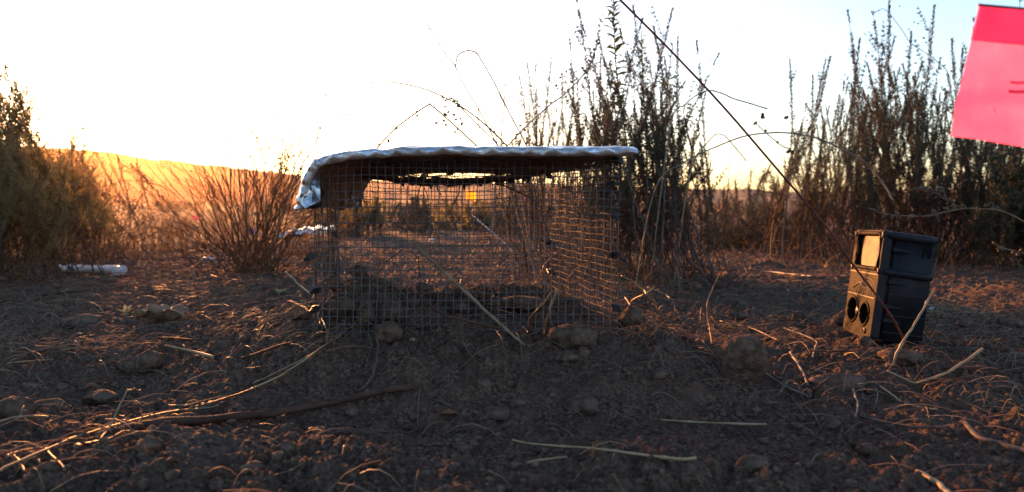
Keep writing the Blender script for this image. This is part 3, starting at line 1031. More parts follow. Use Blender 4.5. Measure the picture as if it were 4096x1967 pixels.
def strand(name, pts, wpx, label, cat, material, taper=(1, .7), n=None, sides=6, flat=None, nodes=0, lift=.0008, group=None, wob=0):
    P = px_to_pts(pts)
    S = spline(P, n or max(8, 6 * len(P)))
    S_d = S[:, 1].mean()
    rad = wpx / 2 / FPX * S_d * .76
    sk = np.random.default_rng(sum(ord(c) * (i + 1) for i, c in enumerate(label)) % 9973)
    q_ = np.linspace(0, len(S) / 5.0, len(S)); env_ = np.sin(np.pi * np.linspace(0, 1, len(S)))
    for ax_ in (0, 2):
        S[:, ax_] += (perlin2(q_ + sk.uniform(0, 90), q_ * 0 + ax_) * .0016 + perlin2(q_ * 2.7 + sk.uniform(0, 90), q_ * 0 + 3 + ax_) * .0007) * env_
    grounded = [len(p) == 2 for p in pts]
    g = np.interp(np.linspace(0, len(pts) - 1, len(S)), np.arange(len(pts)), np.array(grounded, float))
    zg = np.maximum(H(S[:, 0], S[:, 1]), H0(S[:, 0], S[:, 1])) + rad * .7 + lift
    zg = np.maximum(zg, .5 * zg + .5 * np.array([zg[max(0, i - 3):i + 4].max() for i in range(len(zg))]))
    if len(zg) > 5:                       # straws are stiff: a smooth curve resting on the high spots
        q = np.linspace(-1, 1, len(zg)); fit = np.polyval(np.polyfit(q, zg, 2 if len(P) < 5 else 4), q)
        zg = fit + np.percentile(zg - fit, 75)
    S[:, 2] = np.where(g > .5, zg * 1.0, S[:, 2])
    if wob:
        t = np.linspace(0, 9, len(S)); sd0 = sum(ord(c) for c in label) % 50
        S[:, 2] += perlin2(t + sd0, t * 0) * wob; S[:, 0] += perlin2(t + sd0, t * 0 + 4) * wob
    R = rad * np.linspace(taper[0], taper[1], len(S)) * (1 + .16 * perlin2(q_ * 3.1 + 7, q_ * 0 + sk.uniform(0, 50)))
    for k in range(nodes):
        j = int((k + .6) / nodes * (len(S) - 1)); R[j] *= 1.45
    mb = MB()
    if flat:
        mb.tube(S, R, 4)
    else:
        mb.tube(S, R, sides)
    o = mb.build(name, M[material])
    recenter(o)
    return tag(o, label, cat, group)


ST = [
    ('straw_stem', [(-160, 1985), (0, 1906), (140, 1838), (280, 1773), (491, 1717), (701, 1671), (876, 1650)], 14, 'long pale straw running up from the lower left corner past the long stick', 'straw', 'straw', (1, .55), 3),
    ('straw_stem', [(400, 1766), (449, 1682, .575), (508, 1559, .60)], 11, 'sunlit straw standing slantwise out of the long pale straw on the left', 'straw', 'straw', (1, .6), 1),
    ('straw_stem', [(508, 1559, .60), (535, 1554, .605), (562, 1557, .61)], 7, 'short bent tip on top of the slanting straw on the left', 'straw', 'straw', (1, .7), 0),
    ('dry_grass_blade', [(676, 1654), (911, 1612), (1122, 1528), (1270, 1420), (1400, 1326), (1440, 1282)], 10, 'longest dry grass blade curving up the left flank of the dug heap', 'grass blade', 'straw', (.8, .5), 0),
    ('dry_grass_blade', [(760, 1660), (960, 1605), (1140, 1520), (1290, 1420)], 8, 'reddish dry grass blade running beside the longest blade on the heap', 'grass blade', 'straw_red', (.8, .4), 0),
    ('dry_grass_blade', [(1010, 1550), (1130, 1500), (1260, 1420), (1380, 1330)], 7, 'short upper dry grass blade on the left flank of the heap', 'grass blade', 'straw', (.8, .4), 0),
    ('dark_stick', [(634, 1381), (700, 1374), (778, 1370)], 20, 'short dark stick lying behind the smooth grey clod on the left', 'stick', 'bark', (1, .85), 0),
    ('bent_straw', [(20, 1860), (53, 1829), (168, 1801), (210, 1843), (262, 1915)], 13, 'orange folded straw at the bottom left, bent like a roof', 'straw', 'straw_red', (.9, .7), 0),
    ('bent_straw', [(53, 1829), (78, 1862), (98, 1900)], 15, 'short bent piece hanging from the left end of the folded straw', 'straw', 'straw_red', (.8, .9), 0),
    ('straw_stem', [(-60, 1716), (60, 1706), (196, 1695)], 14, 'pale straw pointing in from the left edge below the large smooth clod', 'straw', 'straw', (1, .8), 1),
    ('dark_stick', [(300, 1797), (380, 1785), (458, 1779)], 24, 'charred stick half buried under the long pale straw', 'stick', 'tube_black', (.8, 1), 0),
    ('straw_stem', [(30, 1455), (120, 1448), (215, 1443)], 8, 'thin pale straw lying flat at the far left behind the clods', 'straw', 'straw', (1, .7), 0),
    ('grey_twig', [(1498, 1333), (1514, 1405), (1505, 1467), (1480, 1541), (1436, 1580)], 14, 'curved grey twig hanging down the bare slope under the squarish clod', 'twig', 'bark_grey', (1, .6), 1),
    ('grey_twig', [(1490, 1390), (1474, 1440), (1462, 1490)], 9, 'thin grey twig just left of the curved grey one on the slope', 'twig', 'bark_grey', (1, .6), 0),
    ('straw_stem', [(2050, 1792), (2168, 1795), (2280, 1808), (2385, 1829), (2540, 1862), (2700, 1888), (2785, 1900)], 16, 'long pale straw lying across the bottom middle of the foreground', 'straw', 'straw', (.6, 1), 2),
    ('straw_stem', [(2109, 1870), (2199, 1851), (2268, 1836)], 13, 'short pale straw under the long one at the bottom middle', 'straw', 'straw', (1, .8), 0),
    ('grey_twig', [(1703, 1597), (1755, 1622), (1805, 1648)], 12, 'short grey twig lying past the right end of the long stick', 'twig', 'bark_grey', (.7, 1), 0),
    ('straw_stem', [(2640, 1690), (2850, 1704), (3067, 1719)], 13, 'straight greenish straw lying level below the tall upright clod', 'straw', 'straw', (.7, 1), 2),
    ('straw_stem', [(3544, 1476), (3622, 1352, .80), (3690, 1236, .83), (3734, 1162, .85)], 14, 'pale straw leaning up across the corner of the trail camera', 'straw', 'straw', (1, .8), 2),
    ('bent_straw', [(3548, 1520), (3622, 1535), (3716, 1516, .735), (3833, 1461, .76), (3930, 1393, .79)], 16, 'orange straw curving upwards like a bow in front of the trail camera', 'straw', 'straw', (.7, 1), 0),
    ('straw_stem', [(3521, 1555), (3614, 1621), (3680, 1641), (3749, 1657)], 13, 'orange straw lying slantwise below the flat reddish clod', 'straw', 'straw', (.8, 1), 1),
    ('straw_stem', [(3411, 1567), (3431, 1625), (3419, 1690)], 13, 'curled pale straw pointing at the lens below the flat reddish clod', 'straw', 'straw_grey', (1, .8), 0),
    ('straw_stem', [(3044, 1485), (3140, 1555), (3255, 1602)], 10, 'greyish straw running from the tall upright clod to the right', 'straw', 'straw_grey', (.8, .8), 0),
    ('dark_stick', [(3440, 1672), (3600, 1707), (3700, 1720), (3800, 1728)], 17, 'dark thin stick lying in the right foreground under an orange straw', 'stick', 'bark_grey', (.6, 1), 0),
    ('straw_stem', [(3669, 1895), (3720, 1930), (3775, 1975), (3810, 2010)], 34, 'thick orange straw poking in from the bottom edge on the right', 'straw', 'straw', (.8, 1), 0),
    ('grey_twig', [(3861, 1711), (3919, 1770), (4010, 1796), (4120, 1826)], 30, 'blurred grey branch with a reddish end at the lower right edge', 'twig', 'bark_grey', (.9, 1), 0),
    ('dark_stick', [(3779, 1502), (3860, 1496), (3940, 1491)], 22, 'dark short stick right of the bow-shaped straw', 'stick', 'bark', (.8, 1), 0),
    ('dark_stick', [(3239, 1434), (3400, 1424), (3560, 1418)], 10, 'thin dark twig lying level in front of the trail camera', 'twig', 'bark', (.8, 1), 0),
    ('dark_stick', [(3161, 1418), (3202, 1482), (3232, 1552)], 15, 'brown twig lying towards the lens left of the flat reddish clod', 'twig', 'straw_grey', (1, .8), 0),
    ('dark_stick', [(3232, 1580), (3275, 1545, .70), (3318, 1506, .72)], 17, 'dark stub crossing the lower end of the brown twig', 'twig', 'bark', (1, .8), 0),
    ('grey_twig', [(3136, 1320), (3255, 1370), (3258, 1405), (3250, 1445)], 9, 'kinked pale twig in front of the low clods by the trail camera', 'twig', 'straw_grey', (.7, 1), 1),
    ('straw_stem', [(2880, 1290), (3000, 1322), (3116, 1376)], 9, 'pale straw lying behind the tall upright clod', 'straw', 'straw', (.8, .6), 0),
    ('straw_stem', [(2896, 1296), (2960, 1292), (3040, 1290)], 6, 'short straw lying level behind the tall upright clod', 'straw', 'straw', (.8, .6), 0),
    ('red_twig', [(2860, 1402), (2836, 1300, .93), (2832, 1200, .95), (2884, 1082, .99)], 9, 'slender reddish twig rising behind the tall upright clod', 'twig', 'straw_red', (1, .6), 0),
    ('red_twig', [(812, 1266), (780, 1142, 1.2), (774, 1075, 1.22), (810, 1035, 1.24)], 9, 'slender hooked twig standing alone left of the cage', 'twig', 'straw_red', (.8, 1), 0),
    ('straw_stem', [(2100, 1380, .786), (2040, 1328, .789), (1968, 1264, .793), (1880, 1182, .798), (1768, 1078, .805), (1700, 1014, .809), (1653, 966, .8125)], 20, 'thick jointed stalk leaning against the front of the cage', 'stalk', 'stalk', (.75, 1), 3),
    ('curved_twig', [(1703, 1198, .812), (1744, 1239, .808), (1825, 1272, .803), (1961, 1302, .80), (2085, 1330)], 15, 'curved brown twig crossing the lower cage front behind the thick stalk', 'twig', 'bark', (.9, .8), 0),
    ('straw_stem', [(2173, 1330), (2195, 1250, .806), (2227, 1156, .812)], 15, 'upright pinkish stalk leaning on the right half of the cage front', 'stalk', 'stalk', (.8, 1), 0),
    ('straw_stem', [(2091, 1312), (2145, 1242, .808), (2213, 1162, .814)], 12, 'thinner dark stalk crossing behind the upright pinkish one', 'stalk', 'straw_red', (.9, 1), 0),
    ('curved_twig', [(1490, 1120, .99), (1535, 1060, 1.0), (1577, 1019, 1.0), (1617, 999, 1.0), (1665, 1019, 1.0), (1676, 1074, .99), (1678, 1110, .985)], 7, 'arched thin twig rising from the heap inside the cage', 'twig', 'bark', (1, .6), 0),
    ('curved_twig', [(1336, 1160, .96), (1344, 1085, .965), (1356, 967, .97), (1330, 938, .97)], 8, 'dark shrivelled twig standing at the left wall inside the cage', 'twig', 'bark', (1, .8), 0),
    ('hanging_twig', [(1976, 727, 1.12), (2060, 764, 1.115), (2128, 795, 1.11)], 10, 'straight dark twig stuck in the back rim of the cage roof', 'twig', 'bark', (.8, 1), 0),
    ('hanging_root', [(1683, 744, 1.118), (1672, 775, 1.118), (1659, 795, 1.118)], 6, 'leftmost rootlet hanging from the back rim of the cage roof', 'root', 'bark', (1, .6), 0),
    ('hanging_root', [(1692, 742, 1.118), (1705, 772, 1.118), (1711, 782, 1.118), (1708, 800, 1.118)], 6, 'kinked rootlet hanging second from the left under the cage roof', 'root', 'bark', (1, .6), 0),
    ('hanging_root', [(1748, 738, 1.118), (1752, 760, 1.118), (1766, 783, 1.118)], 8, 'dark short root hanging in the middle of the back rim', 'root', 'bark', (1, .7), 0),
    ('hanging_root', [(1840, 740, 1.118), (1832, 785, 1.118), (1816, 812, 1.118), (1811, 820, 1.118)], 6, 'rootlet with a withered tuft hanging near the yellow flag', 'root', 'straw_red', (.7, 2.2), 0),
    ('pale_stick', [(2110, 1052), (2000, 958, 2.15), (1890, 862, 2.25)], 9, 'bleached straight stick leaning beyond the back of the cage', 'stick', 'white_plastic', (1, .6), 0),
    ('drip_tube', [(2850, 1081), (3034, 1091), (3150, 1102), (3260, 1118)], 9, 'upper black irrigation tube lying behind the trail camera', 'tube', 'tube_black', (1, 1), 0),
    ('drip_tube', [(3160, 1122), (3290, 1116), (3420, 1119), (3480, 1124)], 9, 'lower black irrigation tube passing behind the trail camera', 'tube', 'tube_black', (1, 1), 0),
    ('dark_stick', [(140, 1200), (220, 1185), (330, 1172), (380, 1160)], 17, 'black crooked branch lying before the white pipe', 'stick', 'bark', (1, .7), 0),
    ('dark_stick', [(-40, 1222), (20, 1212), (70, 1202)], 18, 'black branch end at the far left edge', 'stick', 'bark', (1, .8), 0),
    ('straw_stem', [(1142, 1084, 1.12), (1190, 1130, 1.08), (1244, 1176, 1.03)], 9, 'orange-lit straw leaning towards the left wall of the cage', 'straw', 'straw', (.7, 1), 0),
    ('dark_stick', [(1150, 1210), (1200, 1245), (1236, 1290)], 15, 'dark splintered stick beside the left foot of the cage', 'stick', 'bark', (1, .7), 0),
    ('dark_stick', [(965, 1450), (1050, 1420), (1120, 1392), (1170, 1382)], 20, 'brown bark strip lying on the slope left of the heap', 'stick', 'bark', (1, .6), 0),
    ('straw_stem', [(1264, 1232), (1300, 1300, .79), (1310, 1360)], 9, 'thin pale straw hanging from the left front foot of the cage', 'straw', 'straw', (.8, 1), 0),
    ('straw_stem', [(1982, 1328), (1996, 1358), (2010, 1386)], 8, 'tiny forked straw in front of the thick stalk base', 'straw', 'straw', (.8, .6), 0),
    ('dry_grass_blade', [(2486, 1100, 1.0), (2536, 1128, .98), (2576, 1158, .97), (2598, 1190, .96), (2651, 1229)], 11, 'drooping dry grass head right of the cage', 'grass blade', 'straw', (.7, 1), 0),
    ('dry_grass_blade', [(2590, 1146, 1.0), (2660, 1176, .98), (2694, 1205, .98), (2700, 1248)], 8, 'thin arched grass blade right of the drooping grass head', 'grass blade', 'straw', (1, .6), 0),
    ('dry_grass_blade', [(2500, 1215), (2560, 1182, .98), (2600, 1160, 1.0), (2618, 1140, 1.0)], 8, 'grass blade crossing under the drooping grass head', 'grass blade', 'straw', (1, .6), 0),
    ('dark_stick', [(1660, 1318), (1760, 1326), (1900, 1334), (2010, 1334)], 17, 'dark flat stick lying along the bottom of the cage front', 'stick', 'bark', (1, .7), 0),
    ('dry_leaf_shard', [(1678, 1424), (1720, 1420), (1756, 1412)], 14, 'dark curled leaf shard on the bare slope', 'leaf', 'bark', (.4, .8), 0),
]
for a in ST:
    strand(a[0], a[1], a[2], a[3], a[4], a[5], a[6], nodes=a[7])


def long_stick():
    P = px_to_pts([(548, 1726), (620, 1724), (701, 1717), (820, 1707), (981, 1692), (1080, 1676), (1192, 1657), (1290, 1640), (1400, 1622), (1520, 1596), (1655, 1570)])
    S = spline(P, 60)
    zz = np.maximum(H(S[:, 0], S[:, 1]), H0(S[:, 0], S[:, 1]))
    zz = np.array([zz[max(0, i - 5):i + 6].max() for i in range(60)])
    S[:, 2] = np.convolve(np.pad(zz, 4, mode='edge'), np.ones(9) / 9, 'valid') + .0022
    t = np.linspace(0, 1, 60)
    R = .0040 * (1 - .32 * t) * (1 + .12 * perlin2(t * 14, t * 0)); R[:2] *= [.7, .95]; R[-4:-1] *= 1.25
    mb = MB(); mb.tube(S, R, 9)
    for k in range(16):   # splintered bark along the top
        j = RNG.integers(18, 46); L = RNG.integers(4, 9)
        Q = S[j:j + L].copy(); Q[:, 2] += R[j:j + L] * RNG.uniform(.55, .95); Q[:, 1] += RNG.normal(0, .0012)
        mb.tube(Q, .0006, 4)
    o = mb.build('long_stick', M['bark']); recenter(o)
    tag(o, 'long reddish-brown split stick lying slantwise across the left foreground', 'stick')


long_stick()


def leaf_strip():
    A = px_to_pts([(662, 1400), (757, 1421), (855, 1449)])
    S = spline(A, 12); w = np.interp(np.linspace(0, 1, 12), [0, .25, 1], [.0004, .0016, .0028])
    mb = MB(); P = np.stack([S + np.array([.2, -.5, -.55]) * w[:, None] + [0, 0, .006], S + [0, 0, .0075], S + np.array([-.2, .5, .55]) * w[:, None] + [0, 0, .006]], 1)
    mb.grid(P); o = mb.build('dry_leaf_strip', M['straw']); recenter(o)
    so = o.modifiers.new('thickness', 'SOLIDIFY'); so.thickness = .0004
    tag(o, 'flat pale strip of dry leaf lying beside the smooth grey clod', 'leaf')


leaf_strip()


def curled_leaf(px, py, wpx, seed, label, material='leaf_brown'):
    f = on_soil(px, py); s = wpx / FPX * f[1] / 2
    u = np.linspace(-1, 1, 22); v = np.linspace(-1, 1, 14)
    U, Vv = np.meshgrid(u, v, indexing='ij')
    wd = np.sqrt(np.maximum(0, 1 - U ** 2)) ** .8
    X = U; Y = Vv * wd * .75
    Z = .18 + .42 * np.abs(Vv) ** 1.6 * wd + .20 * perlin2(U * 2.4 + seed, Vv * 2.8) + .10 * perlin2(U * 6 + seed, Vv * 6)
    P = np.stack([X, Y, Z], -1) * s
    mb = MB(); mb.grid(P)
    o = mb.build('withered_leaf', M[material]); o.location = (f[0], f[1], f[2] + .001)
    so = o.modifiers.new('thickness', 'SOLIDIFY'); so.thickness = .0009
    return tag(o, label, 'leaf')


curled_leaf(640, 1285, 190, 3, 'large withered curled leaf lying left of the cage')
curled_leaf(700, 1262, 110, 9, 'smaller withered leaf heaped on the large curled one')
curled_leaf(1215, 1290, 80, 14, 'dark curled leaf at the left foot of the cage', 'bark')
curled_leaf(1800, 1668, 66, 22, 'small yellow-brown leaf fragment near the end of the long stick', 'straw_red')
curled_leaf(1812, 1335, 60, 31, 'white papery leaf scrap under the cage front', 'straw_grey')


def chip(px, py, wpx, hpx, label, material, cat='fragment', name='white_chip', yaw=.3):
    f = on_soil(px, py); s = f[1] / FPX
    bm = bmesh.new(); bmesh.ops.create_cube(bm, size=1)
    bmesh.ops.scale(bm, vec=(wpx * s, wpx * s * .5, hpx * s), verts=bm.verts)
    bmesh.ops.bevel(bm, geom=bm.edges[:], offset=min(wpx, hpx) * s * .18, segments=2, affect='EDGES')
    for v in bm.verts:
        v.co.x += v.co.z * .3
    me = bpy.data.meshes.new(name); bm.to_mesh(me); bm.free(); me.materials.append(M[material])
    o = link(name, me); o.location = (f[0], f[1], f[2] + hpx * s * .45); o.rotation_euler = (.15, .1, yaw)
    return tag(o, label, cat)


chip(2235, 1440, 18, 34, 'small pale upright wood chip beside the clods under the cage corner', 'bark_grey', name='wood_chip')
chip(1655, 1362, 32, 12, 'little straw-coloured chip on the slope under the cage front', 'straw', name='wood_chip')
chip(1730, 968, 24, 14, 'small white scrap far behind the cage', 'white_plastic', name='white_scrap')
chip(3730, 1248, 34, 24, 'pale blue-grey scrap behind the trail camera', 'white_plastic', name='white_scrap')
chip(2000, 868, 14, 8, 'white speck of litter in the brush behind the cage', 'white_plastic', name='white_scrap')

# ------------------------------------------------------------------ pipe, scraps and flags
def build_pipe():
    a = at(236, 1068, 2.05); b = at(470, 1076, 1.97)
    ra = .0096
    za = hz0(a.x, a.y) + ra; zb = hz0(b.x, b.y) + ra
    A = np.array([a.x, a.y, max(za, a.z)]); B = np.array([b.x, b.y, max(zb, b.z)])
    root = thing('white_pipe', 'white plastic pipe with an open tee fitting lying on the soil at left', 'pipe', tuple(A))
    d = (B - A) / np.linalg.norm(B - A)
    off = Vector(A)
    mb = MB(); mb.tube([A, A + (B - A) * .3, A + (B - A) * .8, B - d * .01], ra, 20)
    mb.build('pipe_run', M['pvc'], root).location = -off
    mb = MB(); mb.tube([B - d * .042, B - d * .041, B + d * .0225, B + d * .023], [ra * 1.0, ra * 1.24, ra * 1.24, ra * 1.05], 20)
    mb.build('tee_fitting', M['pvc'], root).location = -off
    # open branch towards the camera
    n = np.array([.25, -.93, -.05]); n /= np.linalg.norm(n)
    c0 = B + d * .006
    mb = MB()
    mb.tube([c0, c0 + n * .024], [ra * 1.22, ra * 1.22], 20, caps=False)
    mb.tube([c0 + n * .024, c0 + n * .0242], [ra * 1.22, ra * .95], 20, caps=False)
    mb.tube([c0 + n * .0242, c0 + n * .002], [ra * .95, ra * .9], 20, caps=True)
    mb.build('tee_branch', M['pvc'], root).location = -off


build_pipe()


def crumple(px, py, D, wpx, hpx, label, material, name, cat, seed=1):
    s = D / FPX / 2
    V, F = ICO3
    d = .35 * perlin3(V * 1.6 + seed) + .18 * np.abs(perlin3(V * 4 + seed)) + .08 * perlin3(V * 9 + seed)
    P = V * (1 + d)[:, None] * np.array([wpx * s, wpx * s * .6, hpx * s])
    mb = MB(); mb.add(P, F, 0, False)
    o = mb.build(name, M[material]); o.location = at(px, py, D); recenter(o)
    return tag(o, label, cat)


crumple(830, 1043, 2.35, 50, 40, 'crumpled white plastic bag under the twiggy bush left of the cage', 'white_plastic', 'plastic_bag', 'bag', 4)
crumple(1006, 928, 2.35, 22, 26, 'small blue plastic tag caught in the twiggy bush', 'blue_plastic', 'blue_tag', 'tag', 8)


def second_foil():
    D = 2.55
    root = thing('distant_foil_sheet', 'distant bright foil sheet on a low mesh cage behind the twiggy bush', 'foil sheet', tuple(at(1230, 960, D)))
    off = Vector(root.location)
    xs = np.linspace(1105, 1272, 40)
    P = np.zeros((40, 10, 3))
    for i, px in enumerate(xs):
        t = i / 39
        py = 921 + 14 * (1 - t) ** 4 * 2 - 6 * math.sin(t * 3)
        for j in range(10):
            P[i, j] = at(px, py, D); P[i, j, 1] += j * .03; P[i, j, 2] += .004 * math.sin(j * 1.1 + i * .5) + .004 * perlin2(np.array([i * .35]), np.array([j * .7]))[0]
    U = P.copy(); U[..., 2] -= .016
    mb = MB(); mb.grid(P[::-1]); mb.grid(U)
    mb.grid(np.stack([P[:, 0], U[:, 0] + [0, -.004, 0]], 1)); mb.grid(np.stack([U[0], P[0]], 1)); mb.grid(np.stack([P[-1], U[-1]], 1))
    mb.build('sheet', M['foil'], root).location = -off
    mb = MB()
    x0, x1 = P[6, 0, 0], P[-1, 0, 0]; zt = P[20, 0, 2] - .016; y0 = P[0, 0, 1] + .02
    for k in range(34):
        x = lerp(x0, x1, k / 33); mb.tube([[x, y0, -.005], [x, y0, zt]], .0006, 3)
    for k in range(9):
        z = lerp(0, zt, k / 8); mb.tube([[x0, y0, z], [x1, y0, z]], .0006, 3)
    mb.build('wire_skirt', M['wire'], root).location = -off


second_foil()


def marker_wire():
    pts = [at(3650, 1458, .825), at(3649, 1446, .826), at(3591, 1306, .826), at(3513, 1189, .824), at(3421, 1068, .822), at(3300, 903, .82), at(3100, 668, .815), at(2900, 436, .81), at(2700, 222, .805), at(2480, 0, .80),
           at(2330, -150, .795)]
    S = spline(pts, 60)
    z0 = hz0(S[0, 0], S[0, 1])
    S = np.concatenate([[[S[0, 0] + .001, S[0, 1], min(z0 - .01, S[0, 2] - .01)]], S])
    mb = MB(); mb.tube(S, .00125, 8)
    o = mb.build('marker_wire', M['pin_wire']); recenter(o)
    tag(o, 'long thin rusty wire stuck in the soil, leaning left across the sky', 'wire')


marker_wire()


def pink_flag():
    D = .40
    TL, BL, BR, TR = (np.array(at(*p)) for p in ((3920, 22, D), (3798, 547, D), (4470, 648, D + .03), (4560, 78, D + .03)))
    root = thing('pink_flag', 'bright pink plastic marker flag with a dark pink hem and faint pen marks', 'flag', tuple((BL + BR) / 2))
    off = Vector(root.location)
    u = np.linspace(0, 1, 26)[:, None, None]; v = np.linspace(0, 1, 22)[None, :, None]
    def sheet(v0, v1, dy, name, material):
        vv = v0 + (v1 - v0) * v
        P = (TL * (1 - u) + TR * u) * (1 - vv) + (BL * (1 - u) + BR * u) * vv
        P = P + np.array([0, 1, 0]) * (.0030 * np.sin(u * 5 + vv * 3) * vv + .0016 * np.sin(u * 13 + 1 - vv * 4) * vv + .0022 * np.exp(-((u + vv - .75) / .10) ** 2) * vv - .0012 * (vv ** 3) * (1 - u) ** 3 + dy)
        mb = MB(); mb.grid(P)
        o = mb.build(name, M[material], root, -off)
        return o
    sheet(0, 1, 0, 'flag_sheet', 'pink_plastic')
    sheet(0.005, .262, .0009, 'hem', 'pink_plastic')
    # wire in the fold, running on out to the right and down into the soil
    W = [TL + (TR - TL) * t + [0, .0005, .0002] for t in (-.004, .3, .6, .9)]
    e = TR + np.array([.05, .005, .0])
    gx, gy = e[0] + .03, e[1]
    W += [e, np.array([gx, gy, e[2] - .03]), np.array([gx + .004, gy, .1]), np.array([gx + .005, gy, hz0(gx, gy) - .01])]
    mb = MB(); mb.tube(spline(W, 60), .0008, 8)
    mb.build('flag_wire', M['pin_wire'], root, -off)
    # faint pen marks and a rust stain, flat print
    def mark(pts, w, material, name):
        Q = [np.array(at(*p, D - .0014)) for p in pts]
        S = spline(Q, 14); n = np.array([0, 0, 1.0])
        P = np.stack([S - n * w, S + n * w], 1); P[:, :, 1] += .0
        mb = MB(); mb.grid(P); mb.build(name, M[material], root, -off)
    mark([(4040, 330), (4075, 333), (4130, 328)], .0007, 'ink_faint', 'pen_mark')
    mark([(4034, 366), (4075, 369), (4136, 364)], .0009, 'ink_faint', 'pen_mark')
    mark([(3973, 432), (3982, 452), (3984, 468)], .0005, 'rust_stain', 'rust_stain')


M['ink_faint'] = mat('ink_faint', (.50, .055, .13), rough=.6, trans=.4)
M['rust_stain'] = mat('rust_stain', (.6, .07, .05), rough=.6, trans=.4)
pink_flag()


def small_flag(px, py, D, wpx, hpx, label, material, lean=0):
    c = at(px, py, D); s = D / FPX
    root = thing('marker_flag', label, 'flag', (c.x - wpx * s * .5, c.y, hz0(c.x, c.y)))
    off = Vector(root.location)
    w, h = wpx * s, hpx * s
    u = np.linspace(0, 1, 10)[:, None]; v = np.linspace(0, 1, 8)[None, :]
    P = np.stack([c.x - w / 2 + u * w + 0 * v, c.y + .004 * np.sin(u * 6) + 0 * v, c.z + h / 2 - v * h - .2 * h * u + .1 * h], -1)
    mb = MB(); mb.grid(P); mb.build('flag_sheet', M[material], root, -off)
    x0 = c.x - w / 2
    mb = MB(); mb.tube([[x0, c.y, c.z + h * .62], [x0, c.y, c.z], [x0 + lean, c.y, root.location.z - .02]], .0007, 5)
    mb.build('flag_wire', M['pin_wire'], root, -off)


small_flag(1884, 784, 4.2, 38, 38, 'small yellow marker flag standing in the brush behind the cage', 'yellow_plastic', .03)
small_flag(784, 874, 3.6, 20, 18, 'tiny pink marker flag in the dry grass left of the twiggy bush', 'pink_plastic')
small_flag(2104, 792, 4.6, 12, 16, 'tiny pinkish marker flag in the brush behind the right half of the cage', 'pink_plastic')

# ------------------------------------------------------------------ shrubs
def leaf_quads(P, Dv, L, W, rr):
    """narrow leaves: base points, directions, lengths, widths -> (n,4,3)"""
    n = len(P)
    side = np.cross(Dv, rr.normal(0, 1, (n, 3))); side /= np.linalg.norm(side, axis=1)[:, None] + 1e-9
    up = np.cross(side, Dv)
    m = P + Dv * (L * .5)[:, None] + up * (L * .06)[:, None]
    t = P + Dv * L[:, None] - up * (L * .05)[:, None]
    w = (W / 2)[:, None]
    return np.stack([P, m - side * w, t, m + side * w], 1)


def sage_stalk(seed, mats, nominal=.6, dens=2.8, leafL=(.006, .0145), leafW=.0017, t0=.16, sides_n=10, side_len=(.02, .065), ls=1.0, tip_tuft=1.0):
    rr = np.random.default_rng(seed)
    mb = MB()
    n = 14
    t = np.linspace(0, 1, n)
    wob = np.stack([np.sin(t * rr.uniform(2, 5) + rr.uniform(0, 6)), np.sin(t * rr.uniform(2, 5) + rr.uniform(0, 6))], -1) * .012
    wob -= wob[0] + (wob[-1] - wob[0]) * t[:, None]
    C = np.concatenate([wob + np.stack([np.sin(np.pi * t) * rr.normal(0, .018), np.sin(np.pi * t) * rr.normal(0, .018)], -1), t[:, None] * nominal], 1)
    mb.tube(C, .0021 * (1 - .78 * t), 4, 0, caps=False)
    shoots = [(C, 1.0, t0)]
    for k in range(sides_n):
        s = rr.uniform(.25, .90); p = np.array([np.interp(s, t, C[:, i]) for i in range(3)])
        az = rr.uniform(0, 6.28); an = rr.uniform(.2, .95); L = rr.uniform(*side_len) * (1.15 - .55 * s) * (rr.uniform(1.2, 2.2) if rr.uniform() < .25 else 1)
        d = np.array([math.cos(az) * math.sin(an), math.sin(az) * math.sin(an), math.cos(an)])
        q = np.linspace(0, 1, 5)[:, None]
        S = p + d * L * q + np.array([0, 0, 1]) * L * .25 * q ** 2
        mb.tube(S, .0009 * (1 - .6 * q[:, 0]), 3, 0, caps=False)
        shoots.append((S, L / nominal, .1))
    Pb = []; Db = []; Lb = []
    for S, frac, a in shoots:
        nl = int(300 * dens * frac ** .8) if frac == 1 else int(260 * dens * frac)
        s = a + (1 - a) * rr.uniform(0, 1, nl) ** (.75 if frac == 1 else 1)
        nodes = 80 if frac == 1 else max(4, int(80 * frac))
        s = np.round(s * nodes) / nodes + rr.normal(0, .007, nl)
        s = s[perlin2(s * rr.uniform(9, 14) + seed * 3.3, s * 0 + frac * 9) > -.42]; nl = len(s)
        s = np.clip(s, 0, 1)
        ts = np.linspace(0, 1, len(S))
        P = np.stack([np.interp(s, ts, S[:, i]) for i in range(3)], -1)
        ax = S[-1] - S[0]; ax /= np.linalg.norm(ax)
        an = rr.uniform(.45, 1.25, nl) * np.where(s > .95, .5, 1); az = rr.uniform(0, 6.28, nl)
        e1 = np.cross(ax, [1, .2, 0]); e1 /= np.linalg.norm(e1); e2 = np.cross(ax, e1)
        Dv = ax[None] * np.cos(an)[:, None] + (e1[None] * np.cos(az)[:, None] + e2[None] * np.sin(az)[:, None]) * np.sin(an)[:, None]
        Pb.append(P); Db.append(Dv); Lb.append(rr.uniform(*leafL, nl) * ls * (1.1 - .35 * s))
    P = np.concatenate(Pb); Dv = np.concatenate(Db); L = np.concatenate(Lb)
    live = (P[:, 2] / nominal + rr.normal(0, .12, len(P))) > .38
    W = np.full(len(P), leafW) * rr.uniform(.7, 1.3, len(P))
    Q = leaf_quads(P, Dv, L, W, rr)
    mb.quads(Q[live], 1); mb.quads(Q[~live], 2)
    V = [v / nominal for v in mb.V]; mb.V = V
    return mb.mesh('stalk', [M[m] for m in mats])


